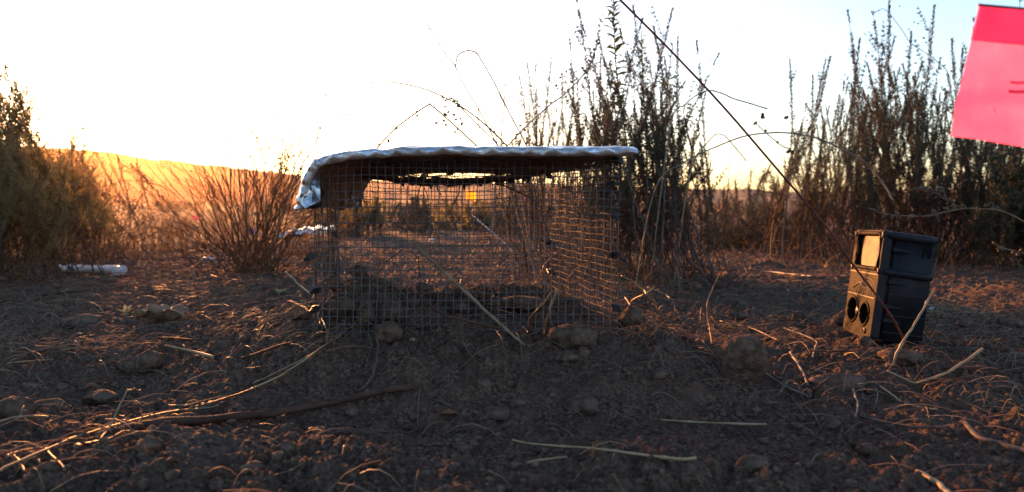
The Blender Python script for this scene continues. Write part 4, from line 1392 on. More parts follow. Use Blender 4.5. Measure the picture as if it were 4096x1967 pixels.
def twiggy_branch(seed, mats, nominal=.4, lv=3, spread=.45, leaves=60):
    rr = np.random.default_rng(seed)
    mb = MB(); LP = []; LD = []

    def grow(p, d, L, r, lev):
        n = 7
        pts = [p]; dd = d.copy()
        for k in range(n):
            dd = dd + rr.normal(0, .09, 3) + np.array([0, 0, .03]); dd /= np.linalg.norm(dd)
            pts.append(pts[-1] + dd * L / n)
        pts = np.array(pts)
        mb.tube(pts, r * np.linspace(1, .4, n + 1), 4 if lev == 0 else 3, 0, caps=False)
        if lev < lv:
            for k in range(int(rr.integers(3, 6)) if lev == 0 else int(rr.integers(2, 4))):
                j = int(rr.integers(2, n + 1)); an = rr.uniform(.5, 1.3) * spread
                o = rr.normal(0, 1, 3); o -= o.dot(dd) * dd; o /= np.linalg.norm(o)
                grow(pts[j], dd * math.cos(an) + o * math.sin(an), L * rr.uniform(.35, .6), r * .55, lev + 1)
        for k in range(6):
            j = int(rr.integers(max(1, n // 2), n + 1)); LP.append(pts[j]); o = rr.normal(0, 1, 3) + dd; LD.append(o / np.linalg.norm(o))
    grow(np.zeros(3), np.array([0, 0, 1.0]), nominal, .0023, 0)
    sel = rr.choice(len(LP), min(len(LP), leaves * 3), replace=False)
    P = np.array(LP)[sel]; Dv = np.array(LD)[sel]; n = len(P)
    mb.quads(leaf_quads(P, Dv, rr.uniform(.004, .010, n), rr.uniform(.0012, .0028, n), rr), 1)
    mb.V = [v / nominal for v in mb.V]
    return mb.mesh('branch', [M[m] for m in mats])


def plant_stalk(root, me, B, T, rr, name='stalk'):
    o = link(name, me, root)
    d = Vector(T) - Vector(B)
    q = Vector((0, 0, 1)).rotation_difference(d.normalized()) @ Quaternion((0, 0, 1), rr.uniform(0, 6.28))
    o.rotation_mode = 'QUATERNION'; o.rotation_quaternion = q
    s = d.length; o.scale = (s, s, s)
    o.location = Vector(B) - Vector(root.location)
    return o


def tangle(root, base, rx, ry, hgt, n, rr, mats=('stem_dark', 'leaf_dead'), name='twig_tangle', leaves=700, lw=.003, ll=(.006, .016), r=.0009, L=(.06, .22)):
    mb = MB()
    for k in range(n):
        a = rr.uniform(0, 6.28); q = math.sqrt(rr.uniform(0, 1))
        p = np.array([base[0] + rx * q * math.cos(a), base[1] + ry * q * math.sin(a), 0]); p[2] = hz0(p[0], p[1]) + hgt * rr.uniform(0, .55) ** 1.4
        d = np.array([rr.normal(math.cos(a) * .5, .5), rr.normal(math.sin(a) * .3, .4), rr.normal(.8, .5)]); d /= np.linalg.norm(d)
        l = rr.uniform(*L); b = rr.normal(0, .25, 3)
        t = np.linspace(0, 1, 5)[:, None]
        S = p + d * l * t + b * l * t ** 2
        mb.tube(S, r * rr.uniform(.6, 1.6) * np.linspace(1, .4, 5), 3, 0, caps=False)
    a = rr.uniform(0, 6.28, leaves); q = np.sqrt(rr.uniform(0, 1, leaves))
    P = np.stack([base[0] + rx * 1.1 * q * np.cos(a), base[1] + ry * 1.1 * q * np.sin(a), np.zeros(leaves)], -1)
    P[:, 2] = H0(P[:, 0], P[:, 1]) + hgt * rr.uniform(0, 1, leaves) ** 1.5
    D = rr.normal(0, 1, (leaves, 3)) + [0, 0, .4]; D /= np.linalg.norm(D, axis=1)[:, None]
    mb.quads(leaf_quads(P, D, rr.uniform(*ll, leaves), rr.uniform(.5, 1.3, leaves) * lw, rr), 1)
    o = mb.build(name, [M[m] for m in mats], root)
    o.location = -Vector(root.location)
    return tag(o, kind='stuff')


STALK_GREY = [sage_stalk(100 + k, ('stem', 'leaf_sage', 'leaf_dead')) for k in range(7)]
STALK_THIN = [sage_stalk(150 + k, ('stem', 'leaf_sage', 'leaf_dead'), dens=1.2, sides_n=6, side_len=(.02, .05)) for k in range(5)]
STALK_GREEN = [sage_stalk(200 + k, ('stem', 'leaf_green', 'leaf_dead'), nominal=.5, dens=1.5, leafL=(.007, .017), leafW=.0019, t0=.08, sides_n=24, side_len=(.04, .11)) for k in range(6)]
M['leaf_scrub'] = mat('leaf_scrub', (.045, .05, .028), (.085, .09, .052), 18, .75, trans=.10)
STALK_FAR = [sage_stalk(250 + k, ('stem_dark', 'leaf_scrub', 'leaf_scrub'), nominal=.45, dens=1.6, leafL=(.008, .018), leafW=.0022, sides_n=9) for k in range(4)]
STALK_FARG = [sage_stalk(270 + k, ('stem', 'leaf_green', 'leaf_dead'), nominal=.45, dens=1.2, leafL=(.012, .024), leafW=.005, t0=.05, sides_n=14, side_len=(.05, .12)) for k in range(4)]
M['twig_gold'] = mat('twig_gold', (.085, .042, .018), (.17, .09, .04), 30, .7)
M['leaf_gold'] = mat('leaf_gold', (.20, .10, .035), (.34, .19, .075), 22, .7, trans=.5)
STALK_SCRUB = [sage_stalk(290 + k, ('stem_dark', 'leaf_scrub', 'leaf_dead'), nominal=.45, dens=2.6, leafL=(.008, .018), leafW=.0022, sides_n=18, side_len=(.04, .10)) for k in range(3)]
TWIGGY = [twiggy_branch(300 + k, ('twig_gold', 'leaf_gold'), leaves=90) for k in range(7)]


def shrub(label, foot, D, tips, base_w, nfill, env, meshes, seed, name='sage_shrub', cat='shrub', group='sage shrubs', tang=(120, .22, 500), dj=.12, base_d=.12, fillmesh=None, hmax=1.0):
    """foot: pixel x of the middle of the foot; tips: pixel tips of its stalks; env(px) -> pixel height of the fill"""
    rr = np.random.default_rng(seed)
    fx = at(foot, 983, D).x
    root = thing(name, label, cat, (fx, D, hz0(fx, D)), group)
    for (px, py) in tips:
        d = D + rr.normal(0, dj)
        T = at(px, py, d)
        bx = fx + rr.uniform(-.5, .5) * base_w + (T.x - fx) * .45; by = D + rr.normal(0, base_d)
        B = (bx, by, hz0(bx, by) - .01)
        plant_stalk(root, meshes[int(rr.integers(len(meshes)))], B, T, rr)
    fm = fillmesh or meshes
    for k in range(nfill):
        px = rr.uniform(env[0], env[1]); top = np.interp(px, env[2], env[3])
        py = top + abs(rr.normal(0, 1)) * env[4]
        d = D + rr.normal(0, dj * 1.5)
        T = at(px, min(py, 980), d)
        bx = fx + rr.uniform(-.5, .5) * base_w + (T.x - fx) * rr.uniform(.35, .75); by = D + rr.normal(0, base_d * 1.2)
        plant_stalk(root, fm[int(rr.integers(len(fm)))], (bx, by, hz0(bx, by) - .01), T, rr)
    if tang:
        tangle(root, (fx, D), base_w * .75, base_d * 1.6, tang[1], tang[0], rr, leaves=tang[2])
        if tang[2] >= 1200:
            tangle(root, (fx, D), base_w * .85, base_d * 1.5, .62, 110, rr, mats=('stem', 'leaf_sage'), leaves=400, lw=.0018, ll=(.005, .012), r=.0005, L=(.06, .24), name='fine_twigs')
    return root


# right: a clump of tall sage behind the trail camera
shrub('tall sage shrub behind the trail camera, left part of the clump', 3330, 2.45,
      [(3158, 240), (3251, 307), (3304, 240), (3322, 233), (3392, 52), (3440, 160), (3376, 330), (3225, 420), (3285, 440), (3420, 300), (3349, 420)],
      .26, 46, (3170, 3480, [3170, 3300, 3400, 3500], [520, 420, 330, 330], 150), STALK_GREY, 31, tang=(220, .26, 1200))
shrub('tall sage shrub behind the trail camera, middle of the clump with the highest tips', 3600, 2.5,
      [(3491, 53), (3558, 7), (3645, 133), (3738, 28), (3580, 150), (3530, 180), (3690, 250), (3610, 260), (3760, 240), (3660, 300), (3470, 260)],
      .30, 62, (3440, 3800, [3440, 3600, 3700, 3800], [330, 250, 300, 330], 160), STALK_GREY, 32, tang=(240, .28, 1300))
shrub('dense sage shrub rising behind the pink flag', 3900, 2.4,
      [(3807, 160), (3896, 80), (3850, 200), (3790, 300), (4080, -40), (4110, 20), (3960, 210), (4010, 150)],
      .34, 74, (3780, 4180, [3780, 3900, 4000, 4180], [330, 300, 420, 480], 150), STALK_GREY, 33, tang=(240, .28, 1300))
shrub('dark green bushy shrub at the right edge under the pink flag', 4130, 2.1,
      [(4060, 640), (4120, 600), (4180, 560), (4230, 540), (4090, 700)],
      .22, 34, (4000, 4300, [4000, 4100, 4300], [720, 640, 560], 90), STALK_SCRUB, 34)
# centre: the tall clump behind the right end of the cage
shrub('tall grey sage shrub right behind the cage', 2490, 1.85,
      [(2307, 0), (2280, 165), (2391, 138), (2534, 27), (2569, 80), (2614, 111), (2689, 40), (2787, 169), (2658, 231), (2712, 151), (2480, 120), (2350, 250), (2440, 260), (2600, 260),
       (2740, 330), (2823, 374), (2872, 222), (2650, 340), (2310, 330), (2263, 330), (2333, 110), (2402, 220), (2510, 210), (2560, 170)],
      .34, 84, (2270, 2840, [2270, 2400, 2600, 2760, 2840], [420, 330, 300, 420, 560], 130), STALK_GREY, 41, dj=.09, tang=(260, .28, 1300))
shrub('sparse low sage shrub showing above the right half of the foil sheet', 2150, 2.3,
      [(2022, 333), (2109, 258), (2142, 271), (2205, 236), (2076, 307), (2180, 400), (2230, 430), (2050, 480), (2120, 420), (2250, 300)],
      .24, 20, (2040, 2280, [2040, 2280], [520, 430], 70), STALK_GREY, 42, tang=(70, .16, 250))
# far rows
FR = [(2830, 3.5, 720), (2930, 3.2, 690), (3040, 3.7, 650), (3130, 3.3, 700), (3220, 3.8, 630)]
FRL = ['small distant sage shrub next to the twisted trunk', 'distant sage shrub with dark foot right of the twisted trunk', 'distant sage shrub in the middle of the gap between the tall clumps',
       'distant brownish sage shrub left of the tall right clump', 'distant sage shrub half hidden by the left edge of the tall right clump']
for i, (px, D, top) in enumerate(FR):
    rr = np.random.default_rng(60 + i)
    tips = [(px + rr.uniform(-62, 62), top + abs(rr.normal(0, 75))) for k in range(9)]
    shrub(FRL[i], px, D, tips, .14, 38, (px - 75, px + 75, [px - 75, px, px + 75], [top + 230, top + 190, top + 230], 50), STALK_FAR, 60 + i, group='distant sage shrubs', tang=(60, .16, 300), dj=.15)
# low shrubs in the brush seen through the cage
BR_ = [(1330, 4.6, 800, 'G', 'green feathery low shrub seen through the left end of the cage'), (1450, 4.0, 770, 'G', 'green low shrub seen through the cage, second from its left end'),
       (1570, 5.0, 800, 'F', 'brownish low shrub in the brush behind the cage, left of the white scrap'), (1680, 4.4, 770, 'F', 'low shrub directly behind the white scrap beyond the cage'),
       (1790, 5.2, 790, 'G', 'green low shrub left of the small yellow flag'), (1905, 4.9, 800, 'G', 'dark green low shrub below the small yellow flag'),
       (2010, 4.3, 780, 'F', 'low brown shrub right of the small yellow flag'), (2120, 4.6, 740, 'F', 'low grey shrub behind the right end of the cage back')]
for i, (px, D, top, k, lab) in enumerate(BR_):
    rr = np.random.default_rng(80 + i)
    tips = [(px + rr.uniform(-65, 65), top + abs(rr.normal(0, 50))) for q in range(15)]
    shrub(lab, px, D, tips, .20, 10, (px - 80, px + 80, [px - 80, px, px + 80], [top + 90, top + 40, top + 90], 50), STALK_FARG if k == 'G' else STALK_FAR, 80 + i, group='low shrubs in the brush behind the cage', tang=(50, .14, 300), dj=.2)
# left: near bushy sage
shrub('big bushy sage shrub at the left edge with a feathery top against the sky', -60, 1.72,
      [(0, 235), (20, 270), (-60, 250), (60, 330), (95, 370), (130, 400), (-120, 260), (110, 460), (40, 420), (-20, 350), (150, 545), (70, 520)],
      .30, 56, (-240, 260, [-240, 0, 120, 260], [420, 520, 600, 760], 120), STALK_GREEN, 51, tang=(160, .24, 700), dj=.08)
shrub('bushy sage shrub beside the white pipe with one long shoot leaning right', 260, 2.42,
      [(334, 430), (300, 500), (262, 545), (200, 560), (240, 600), (280, 560)],
      .28, 40, (90, 440, [90, 250, 380, 440], [640, 610, 640, 760], 80), STALK_GREEN, 52, tang=(160, .24, 700), dj=.1)
shrub('sunlit sparse shrub standing under the setting sun', 480, 3.0,
      [(455, 555), (420, 600), (500, 590), (540, 620), (380, 590), (470, 640), (560, 660), (350, 560)],
      .26, 7, (340, 600, [340, 470, 600], [660, 620, 700], 60), STALK_THIN, 53, tang=(90, .2, 400), dj=.15)


def twiggy_bush(label, foot, D, tips, nfill, env, seed, base_w=.05):
    rr = np.random.default_rng(seed)
    fx = at(foot, 983, D).x
    root = thing('twiggy_bush', label, 'bush', (fx, D, hz0(fx, D)))
    lst = list(tips)
    for k in range(nfill):
        px = rr.uniform(env[0], env[1]); lst.append((px, np.interp(px, env[2], env[3]) + abs(rr.normal(0, 1)) * env[4]))
    for px, py in lst:
        T = at(px, py, D + rr.normal(0, .12))
        bx = fx + rr.uniform(-1, 1) * base_w; by = D + rr.uniform(-1, 1) * base_w
        B = Vector((bx, by, hz0(bx, by) - .01))
        T = B + (T - B) * 1.0
        plant_stalk(root, TWIGGY[int(rr.integers(len(TWIGGY)))], B, T, rr, 'branch')
    tangle(root, (fx, D), .16, .12, .14, 120, rr, leaves=350)
    return root


twiggy_bush('twiggy round bush glowing orange left of the cage', 1020, 2.0,
            [(800, 560), (880, 540), (990, 500), (1070, 490), (1130, 530), (1170, 470), (1250, 500), (1320, 520), (1330, 560), (700, 640), (740, 700), (660, 760), (1290, 620), (960, 560), (1220, 560),
             (690, 830), (720, 900), (1300, 760), (1310, 850), (620, 800), (640, 880), (660, 700), (1340, 700), (840, 500), (930, 470), (1110, 460)], 30, (700, 1290, [700, 900, 1100, 1290], [800, 620, 580, 640], 110), 71)
twiggy_bush('bare reddish twig bush low in front of the tall right clump', 3120, 2.9,
            [(3060, 900), (3110, 880), (3160, 910), (3200, 930), (3020, 940), (3240, 960)], 6, (3030, 3230, [3030, 3230], [940, 940], 40), 72)


# twisted trunk leaning out of the centre clump
def twisted_trunk():
    root = thing('twisted_trunk', 'bare twisted woody trunk leaning out of the tall grey sage', 'trunk', tuple(on_soil(2890, 1150)))
    off = Vector(root.location)
    D = float(root.location.y)
    def limb(name, pts, w0, w1, matn='bark_grey'):
        P = [np.array(at(px, py, D + dd)) for px, py, dd in pts]
        S = spline(P, 26); t = np.linspace(0, 1, 26)
        mb = MB(); mb.tube(S, D / FPX / 2 * (w0 + (w1 - w0) * t) * (1 + .12 * perlin2(t * 12, t * 0)), 7)
        mb.build(name, M[matn], root, -off)
    limb('trunk', [(2900, 1162, 0), (2862, 1120, .02), (2840, 1080, .04), (2800, 1050, .08), (2765, 980, .12), (2745, 900, .16)], 24, 12, 'bark')
    limb('limb', [(2880, 1150, 0), (2810, 1090, .03), (2756, 1040, .06), (2720, 960, .1), (2690, 880, .14)], 14, 8, 'bark')
    limb('limb', [(2862, 1118, .02), (2848, 1060, .05), (2810, 990, .08), (2770, 880, .12), (2755, 800, .15), (2830, 700, .2), (2845, 640, .2)], 9, 5)
    limb('limb', [(2905, 1150, -.02), (2935, 1110, -.03), (2955, 1098, -.03)], 11, 7, 'bark')
    for k in range(5):
        pass


twisted_trunk()


# leafy shoot with broad leaves
def leaf_mesh(name, L, W, fold, material, bend=.3):
    u = np.linspace(0, 1, 7); v = np.array([-1, 0, 1.])
    w = W / 2 * np.sin(np.pi * np.clip(u, .02, .985) ** .8)
    P = np.zeros((7, 3, 3))
    for i in range(7):
        for j in range(3):
            P[i, j] = (v[j] * w[i], L * u[i], abs(v[j]) * w[i] * fold - bend * L * u[i] ** 2)
    mb = MB(); mb.grid(P)
    return mb.mesh(name, M[material])


def leafy_shoot(label, fpx, D, way, nl, ls, s0, seed):
    B = np.array([at(fpx, 983, D).x, D, 0]); B[2] = hz0(B[0], B[1])
    root = thing('leafy_shoot', label, 'plant', tuple(B), 'broad-leaved shoots')
    off = Vector(root.location)
    rr = np.random.default_rng(seed)
    C = spline([B] + [np.array(at(px, py, D)) for px, py in way], 50)
    mb = MB(); mb.tube(C, np.linspace(.0026, .0010, 50), 6); mb.build('stem', M['stem'], root, -off)
    lm = [leaf_mesh('leaf', .038, .0135, .4, 'leaf_big', .25), leaf_mesh('leaf', .034, .0115, .6, 'leaf_big', .5), leaf_mesh('leaf', .030, .0125, .3, 'leaf_big', .1)]
    for k in range(nl):
        s = s0 + (1 - s0) * (k / (nl - 1)) ** .9
        j = s * 49; i = int(min(j, 48)); p = C[i] + (C[i + 1] - C[i]) * (j - i)
        az = k * 2.4 + rr.normal(0, .3); el = rr.uniform(.15, .9)
        o = link('leaf', lm[k % 3], root)
        o.location = Vector(p) - off
        o.rotation_euler = Euler((el, rr.normal(0, .2), az), 'XYZ')
        q = ls * rr.uniform(.6, 1.1) * (1.0 - .35 * max(0, s - .85) / .15); o.scale = (q, q, q)


leafy_shoot('tall green shoot with broad pointed leaves reaching the top edge among the grey sage', 2560, 1.72, [(2530, 800), (2505, 560), (2470, 330), (2456, 120), (2455, -15)], 74, 1.0, .42, 77)
leafy_shoot('shorter broad-leaved green shoot right of the tallest broad-leaved one', 2600, 1.74, [(2590, 800), (2585, 560), (2572, 330), (2566, 130)], 52, .72, .45, 78)
leafy_shoot('lowest broad-leaved shoot, at the right side of the centre sage', 2640, 1.70, [(2655, 850), (2660, 600), (2668, 380), (2690, 180)], 50, .62, .40, 79)

# ------------------------------------------------------------------ thin grasses and podded stems standing against the sky
POD = None


def pod_mesh(name, L, r, material):
    t = np.linspace(0, 1, 7); mb = MB()
    mb.tube(np.stack([0 * t, L * t, 0 * t], -1), r * np.sin(np.pi * np.clip(t, .06, .97)) ** .7, 7)
    return mb.mesh(name, M[material])


POD_S = pod_mesh('seed_pod', .0078, .0023, 'stem_dark')
POD_D = pod_mesh('seed_pod', .0130, .0052, 'stem_dark')
POD_L = pod_mesh('seed_pod', .0088, .0023, 'pod_brown')


def sky_stem(name, label, cat, pts, D, w0, w1, material='straw', pods=(), podmesh=None, awns=0, Dend=None, seed=1, foot=None, branches=()):
    rr = np.random.default_rng(seed)
    n = len(pts)
    D1 = D if Dend is None else Dend
    P = [np.array(at(px, py, lerp(D, D1, i / max(1, n - 1)))) for i, (px, py) in enumerate(pts)]
    if foot is not None:
        fx, fy = at(foot[0], 983, foot[1]).x, foot[1]
        P = P + [np.array([fx, fy, hz0(fx, fy) - .005])]
    S = spline(P, 10 * len(P))
    base = S[-1] if foot is not None else S[np.argmin(S[:, 2])]
    root = thing(name, label, cat, tuple(base))
    off = Vector(root.location)
    mb = MB(); mb.tube(S, (2.7 + .9 * np.linspace(w0, w1, len(S))) / FPX * D / 2, 5)
    for br in branches:
        Q = spline([np.array(at(px, py, D)) for px, py in br], 8 * len(br)); mb.tube(Q, w0 * .8 / FPX * D / 2, 4)
    mb.build('stem', M[material], root, -off)
    for (px, py) in pods:
        o = link('seed_pod', podmesh or POD_S, root); o.location = at(px, py, D) - off
        o.rotation_euler = (rr.uniform(-.8, .8), rr.uniform(-.3, .3), rr.uniform(0, 6.28)); s = rr.uniform(.8, 1.25); o.scale = (s, s, s)
    if awns:
        k = rr.integers(0, int(len(S) * .55), awns)
        Pn = S[k]; T = np.gradient(S, axis=0)[k]; T /= np.linalg.norm(T, axis=1)[:, None]
        Dv = -T + rr.normal(0, .32, (awns, 3)); Dv /= np.linalg.norm(Dv, axis=1)[:, None]
        mb = MB(); mb.quads(leaf_quads(Pn, Dv, rr.uniform(.006, .013, awns), rr.uniform(.0006, .0012, awns), rr))
        tag(mb.build('spikelets', M[material], root, -off), kind='stuff')
    return root


sky_stem('grass_stalk', 'longest thin grass stalk slanting high over the foil sheet', 'grass stalk', [(1685, 63), (1740, 150), (1790, 228), (1818, 262), (1850, 330), (1913, 436), (1986, 577), (2050, 720)], 1.45, 2, 4, awns=40, foot=(2130, 1.5), seed=1, material='stem_dark')
sky_stem('grass_stalk', 'grass stalk whose head curls over like a hook above the foil sheet', 'grass stalk', [(1822, 268), (1830, 228), (1850, 210), (1879, 204), (1905, 214), (1923, 238), (1976, 330), (2034, 446), (2102, 577), (2160, 720)], 1.45, 3, 4, awns=60, foot=(2220, 1.5), seed=2, material='stem_dark')
sky_stem('grass_stalk', 'low arching grass stalk sweeping left over the foil sheet', 'grass stalk', [(1287, 392), (1350, 362), (1442, 337), (1540, 330), (1612, 337), (1729, 369), (1879, 451), (2024, 582), (2120, 720)], 1.42, 2, 6, awns=36, foot=(2260, 1.55), seed=3, material='stem_dark')
sky_stem('podded_stem', 'sharply bent stem with drooping pods over the middle of the foil sheet', 'stem', [(1505, 600), (1530, 570), (1583, 514), (1670, 449), (1717, 419), (1722, 420), (1777, 466), (1898, 577), (2010, 690)], 1.36, 5, 6,
         pods=[(1512, 582), (1545, 562), (1549, 572), (1582, 516), (1590, 518), (1662, 450), (1670, 466), (1782, 460), (1790, 466), (1830, 520), (1828, 532)], foot=(2180, 1.42), seed=4, material='straw_grey')
sky_stem('podded_stem', 'fine branching stem hung with small pods above the bent stem', 'stem', [(1767, 388), (1780, 402), (1800, 396), (1822, 404), (1850, 438), (1900, 490), (1990, 580), (2060, 680)], 1.38, 3, 4,
         pods=[(1769, 390), (1786, 400), (1801, 390), (1812, 402), (1826, 404), (1832, 418), (1843, 430), (1776, 432), (1800, 450), (1822, 464), (1830, 480), (1842, 481), (1852, 490), (1751, 492), (1775, 502), (1784, 487)],
         branches=[((1778, 400), (1776, 432), (1776, 462)), ((1776, 432), (1800, 450), (1830, 480), (1850, 490)), ((1776, 462), (1752, 490), (1776, 502))], foot=(2160, 1.42), seed=5, material='straw_grey')
sky_stem('podded_stem', 'straight stem with dark pods crossing the sage just above the foil sheet', 'stem', [(2390, 170), (2382, 200), (2345, 285), (2262, 375), (2199, 422), (2097, 514), (2039, 577), (1990, 640)], 1.40, 3, 5,
         pods=[(2391, 168), (2388, 182), (2380, 200), (2372, 212), (2352, 238), (2345, 285), (2336, 276), (2262, 284), (2248, 298), (2238, 316), (2230, 340), (2232, 358), (2222, 408), (2208, 414), (2088, 508), (2092, 520), (2078, 540)], foot=(1960, 1.42), seed=6, material='straw_grey')
sky_stem('grass_stalk', 'thin grass leaf bent double right of the hooked grass head', 'grass stalk', [(1925, 556), (1914, 500), (1912, 450), (1916, 437), (1930, 433), (1948, 470), (1970, 530), (1990, 590)], 1.46, 2, 3, foot=(2060, 1.5), seed=7)
sky_stem('grass_stalk', 'wide grass arch with a feathery end before the tall right clump', 'grass stalk', [(3572, 800), (3540, 745), (3469, 658), (3380, 605), (3275, 556), (3150, 533), (3010, 540), (2900, 574), (2740, 650), (2620, 760)], 1.5, 6, 3, awns=70, foot=(2540, 1.55), seed=8, material='straw_grey')
sky_stem('grass_stalk', 'short grass head drooping right of the centre sage', 'grass stalk', [(3070, 437), (3000, 415), (2935, 396), (2880, 372), (2820, 366), (2740, 420), (2680, 520)], 1.6, 4, 3, awns=26, foot=(2600, 1.65), seed=9, material='straw_grey')
sky_stem('grass_stalk', 'hair-thin grass blade slanting down in the gap right of the centre sage', 'grass stalk', [(2985, 645), (2940, 590), (2890, 540), (2840, 560), (2760, 700)], 1.6, 2, 3, foot=(2700, 1.65), seed=10)
sky_stem('seed_head_stem', 'branched stem with three round seed heads left of the tall right clump', 'stem', [(3020, 492), (3060, 530), (3120, 580), (3168, 612), (3164, 700), (3140, 860)], 2.2, 2, 4,
         pods=[(3019, 488), (3024, 492), (3054, 466), (3060, 472), (3136, 474), (3142, 478), (3163, 606), (3170, 612), (3062, 520), (3108, 572)], podmesh=POD_D, branches=[((3055, 470), (3064, 500), (3068, 534)), ((3140, 476), (3180, 510), (3188, 560), (3170, 612))], foot=(3130, 2.2), seed=11, material='stem')
sky_stem('flowering_stem', 'thin branched stem with tiny yellow flower heads among the tall right tips', 'stem', [(3506, 48), (3540, 40), (3600, 110), (3640, 170), (3690, 205), (3740, 240), (3800, 320), (3780, 520)], 2.3, -.5, 1,
         pods=[(3506, 48), (3510, 44), (3600, 28), (3636, 116), (3660, 90), (3672, 96), (3690, 150), (3700, 170), (3668, 256), (3690, 262), (3784, 262), (3800, 290), (3816, 168)],
         branches=[((3540, 40), (3552, 60), (3560, 90)), ((3640, 170), (3640, 120), (3662, 92)), ((3690, 205), (3690, 150)), ((3740, 240), (3670, 258)), ((3760, 270), (3800, 268))], foot=(3760, 2.35), seed=12, material='stem')
sky_stem('podded_stem', 'orange-tipped thin stem rising from the twiggy bush', 'stem', [(1422, 438), (1380, 462), (1340, 456), (1310, 475), (1280, 520), (1250, 600), (1180, 720)], 1.9, 3, 4, pods=[(1380, 462), (1280, 510), (1284, 516)], foot=(1040, 2.0), seed=13, material='straw_grey')


def pod_branch(label, main, subs, D, foot, seed, npod):
    rr = np.random.default_rng(seed)
    P = [np.array(at(px, py, D)) for px, py in main]
    gx, gy = foot
    P = P + [np.array([gx, gy, hz0(gx, gy) - .01])]
    S = spline(P, 12 * len(P))
    root = thing('pod_branch', label, 'branch', tuple(S[-1]))
    off = Vector(root.location)
    mb = MB(); mb.tube(S, np.linspace(.0008, .0017, len(S)), 7); mb.build('stem', M['straw_red'], root, -off)
    lines = [S[:int(len(S) * .52)]]
    for sub in subs:
        Q = spline([np.array(at(px, py, D + .01)) for px, py in sub], 24)
        mb = MB(); mb.tube(Q, np.linspace(.0007, .0011, 24), 6); mb.build('side_stem', M['straw_red'], root, -off); lines.append(Q[:20])
    for L in lines:
        for k in range(npod):
            j = int(rr.integers(0, len(L)))
            o = link('seed_pod', POD_L, root); o.location = Vector(L[j]) - off
            o.rotation_euler = (rr.uniform(-.6, .9), rr.uniform(-.5, .5), rr.uniform(.4, 2.6)); s = rr.uniform(.8, 1.35); o.scale = (s, s, s)


pod_branch('dry branch with brown seed pods reaching in from the right above the trail camera',
           [(3478, 834), (3520, 852), (3594, 864), (3700, 866), (3790, 848), (3860, 836), (3930, 838), (4002, 845), (4096, 889), (4220, 980)],
           [((3620, 756), (3680, 762), (3736, 770), (3780, 800), (3830, 826), (3862, 836)), ((3772, 750), (3776, 772), (3786, 800)), ((3945, 818), (3990, 835), (4010, 846))], 1.12, (1.02, 1.2), 5, 15)
pod_branch('small brown pod branch at the right edge, lower than the long one', [(3972, 974), (4010, 990), (4060, 1002), (4110, 1016), (4180, 1050)], [], 1.3, (1.02, 1.35), 6, 12)


# seedlings
def seedling(px, py, wpx, label, n, seed):
    rr = np.random.default_rng(seed)
    f = on_soil(px, py); s = wpx / FPX * f[1]
    root = thing('seedling', label, 'seedling', tuple(f))
    lm = leaf_mesh('leaf', s * .55, s * .22, .5, 'seedling', -.1)
    for k in range(n):
        o = link('leaf', lm, root); o.location = (0, 0, s * .06); o.rotation_euler = Euler((rr.uniform(.3, .8), 0, -1.4 + 2.9 * k / max(1, n - 1) + rr.normal(0, .15)), 'XYZ')
        q = rr.uniform(.75, 1.1); o.scale = (q, q, q)
    mb = MB(); mb.tube([[0, 0, -.004], [0, 0, s * .09]], s * .03, 6); mb.build('stem', M['seedling'], root)


seedling(505, 1258, 90, 'tiny green seedling lying on a dusty mound left of the withered leaf', 4, 1)
seedling(1118, 1178, 74, 'tiny pale seedling growing left of the cage', 5, 2)
seedling(266, 1168, 40, 'tiny dark seedling beside the round clod before the white pipe', 4, 3)


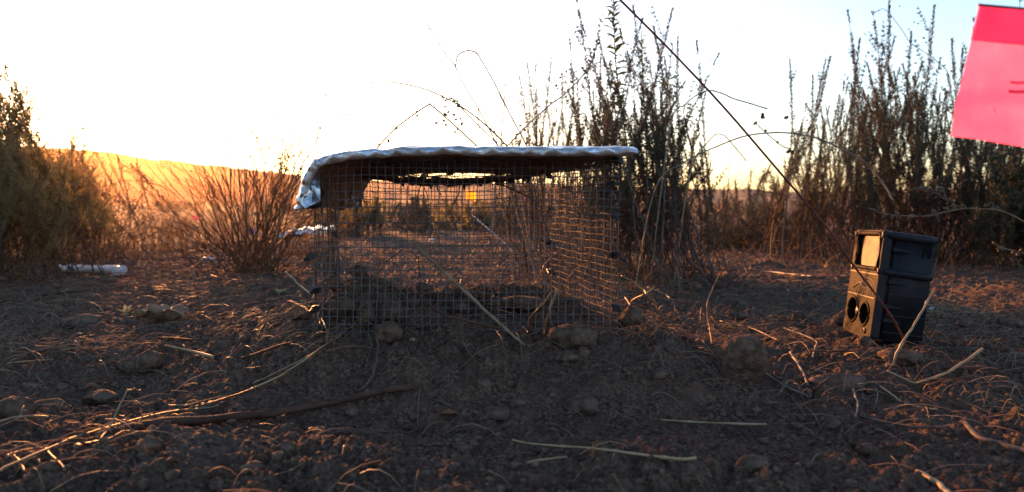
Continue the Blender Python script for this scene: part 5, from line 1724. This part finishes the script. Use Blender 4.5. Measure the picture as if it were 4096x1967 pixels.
# ------------------------------------------------------------------ dry grass and far brush nobody could count
def dry_grass():
    mb = MB(); rr = np.random.default_rng(33)
    def patch(px0, px1, D0, D1, n, L0, L1, w):
        for k in range(n):
            D = rr.uniform(D0, D1); x = at(rr.uniform(px0, px1), 983, D).x; y = D
            if perlin2(np.array([x * 4]), np.array([y * 4 + 3]))[0] < -.15: continue
            z = hz0(x, y) - .004
            L = rr.uniform(L0, L1); a = rr.uniform(0, 6.28); ln = rr.uniform(.15, .9)
            t = np.linspace(0, 1, 6)
            S = np.stack([x + math.cos(a) * L * ln * t ** 1.7, y + math.sin(a) * L * ln * t ** 1.7, z + L * (t - .45 * ln * t ** 2.2)], -1)
            mb.tube(S, w * rr.uniform(.6, 1.5) * np.linspace(1, .35, 6), 3, int(rr.choice(3, p=[.6, .25, .15])), caps=False)
    patch(300, 760, 2.35, 4.2, 520, .10, .30, .0009)
    patch(640, 1280, 2.5, 4.5, 800, .08, .26, .0010)
    patch(-100, 420, 2.0, 2.6, 200, .05, .16, .0009)
    patch(2560, 3300, 2.2, 3.3, 220, .03, .12, .0009)
    patch(3300, 4100, 2.0, 2.6, 300, .03, .12, .0009)
    patch(1300, 2300, 2.2, 4.5, 360, .03, .13, .0009)
    patch(2080, 2700, 1.45, 1.9, 240, .03, .16, .0007)
    tag(mb.build('dry_grass', [M['dry_grass'], M['straw'], M['straw_red']]), 'dry orange grass between the shrubs', kind='stuff')


dry_grass()


def far_brush():
    mb = MB(); rr = np.random.default_rng(35)
    n = 700
    for k in range(n):
        D = math.exp(rr.uniform(math.log(5.2), math.log(48))); x = rr.uniform(-1.05, 1.05) * D * .95
        if -.62 < x / D < -.40 and D < 9: continue
        h = rr.uniform(.05, .17) * (1 + D * .008); w = h * rr.uniform(.7, 1.3)
        m = 46
        P = rr.normal(0, 1, (m, 3)) * [w * .45, w * .45, 0] + [x, D, 0]
        P[:, 2] = h * rr.uniform(0, .85, m)
        Dv = rr.normal(0, .45, (m, 3)) + [0, 0, 1]; Dv /= np.linalg.norm(Dv, axis=1)[:, None]
        mb.quads(leaf_quads(P, Dv, rr.uniform(.3, .6, m) * h, rr.uniform(.05, .11, m) * h, rr), int(rr.choice(3, p=[.50, .40, .10])))
    tag(mb.build('far_brush', [M['leaf_scrub'], M['leaf_sage'], M['dry_grass']]), 'low far brush covering the plain', kind='stuff')


far_brush()
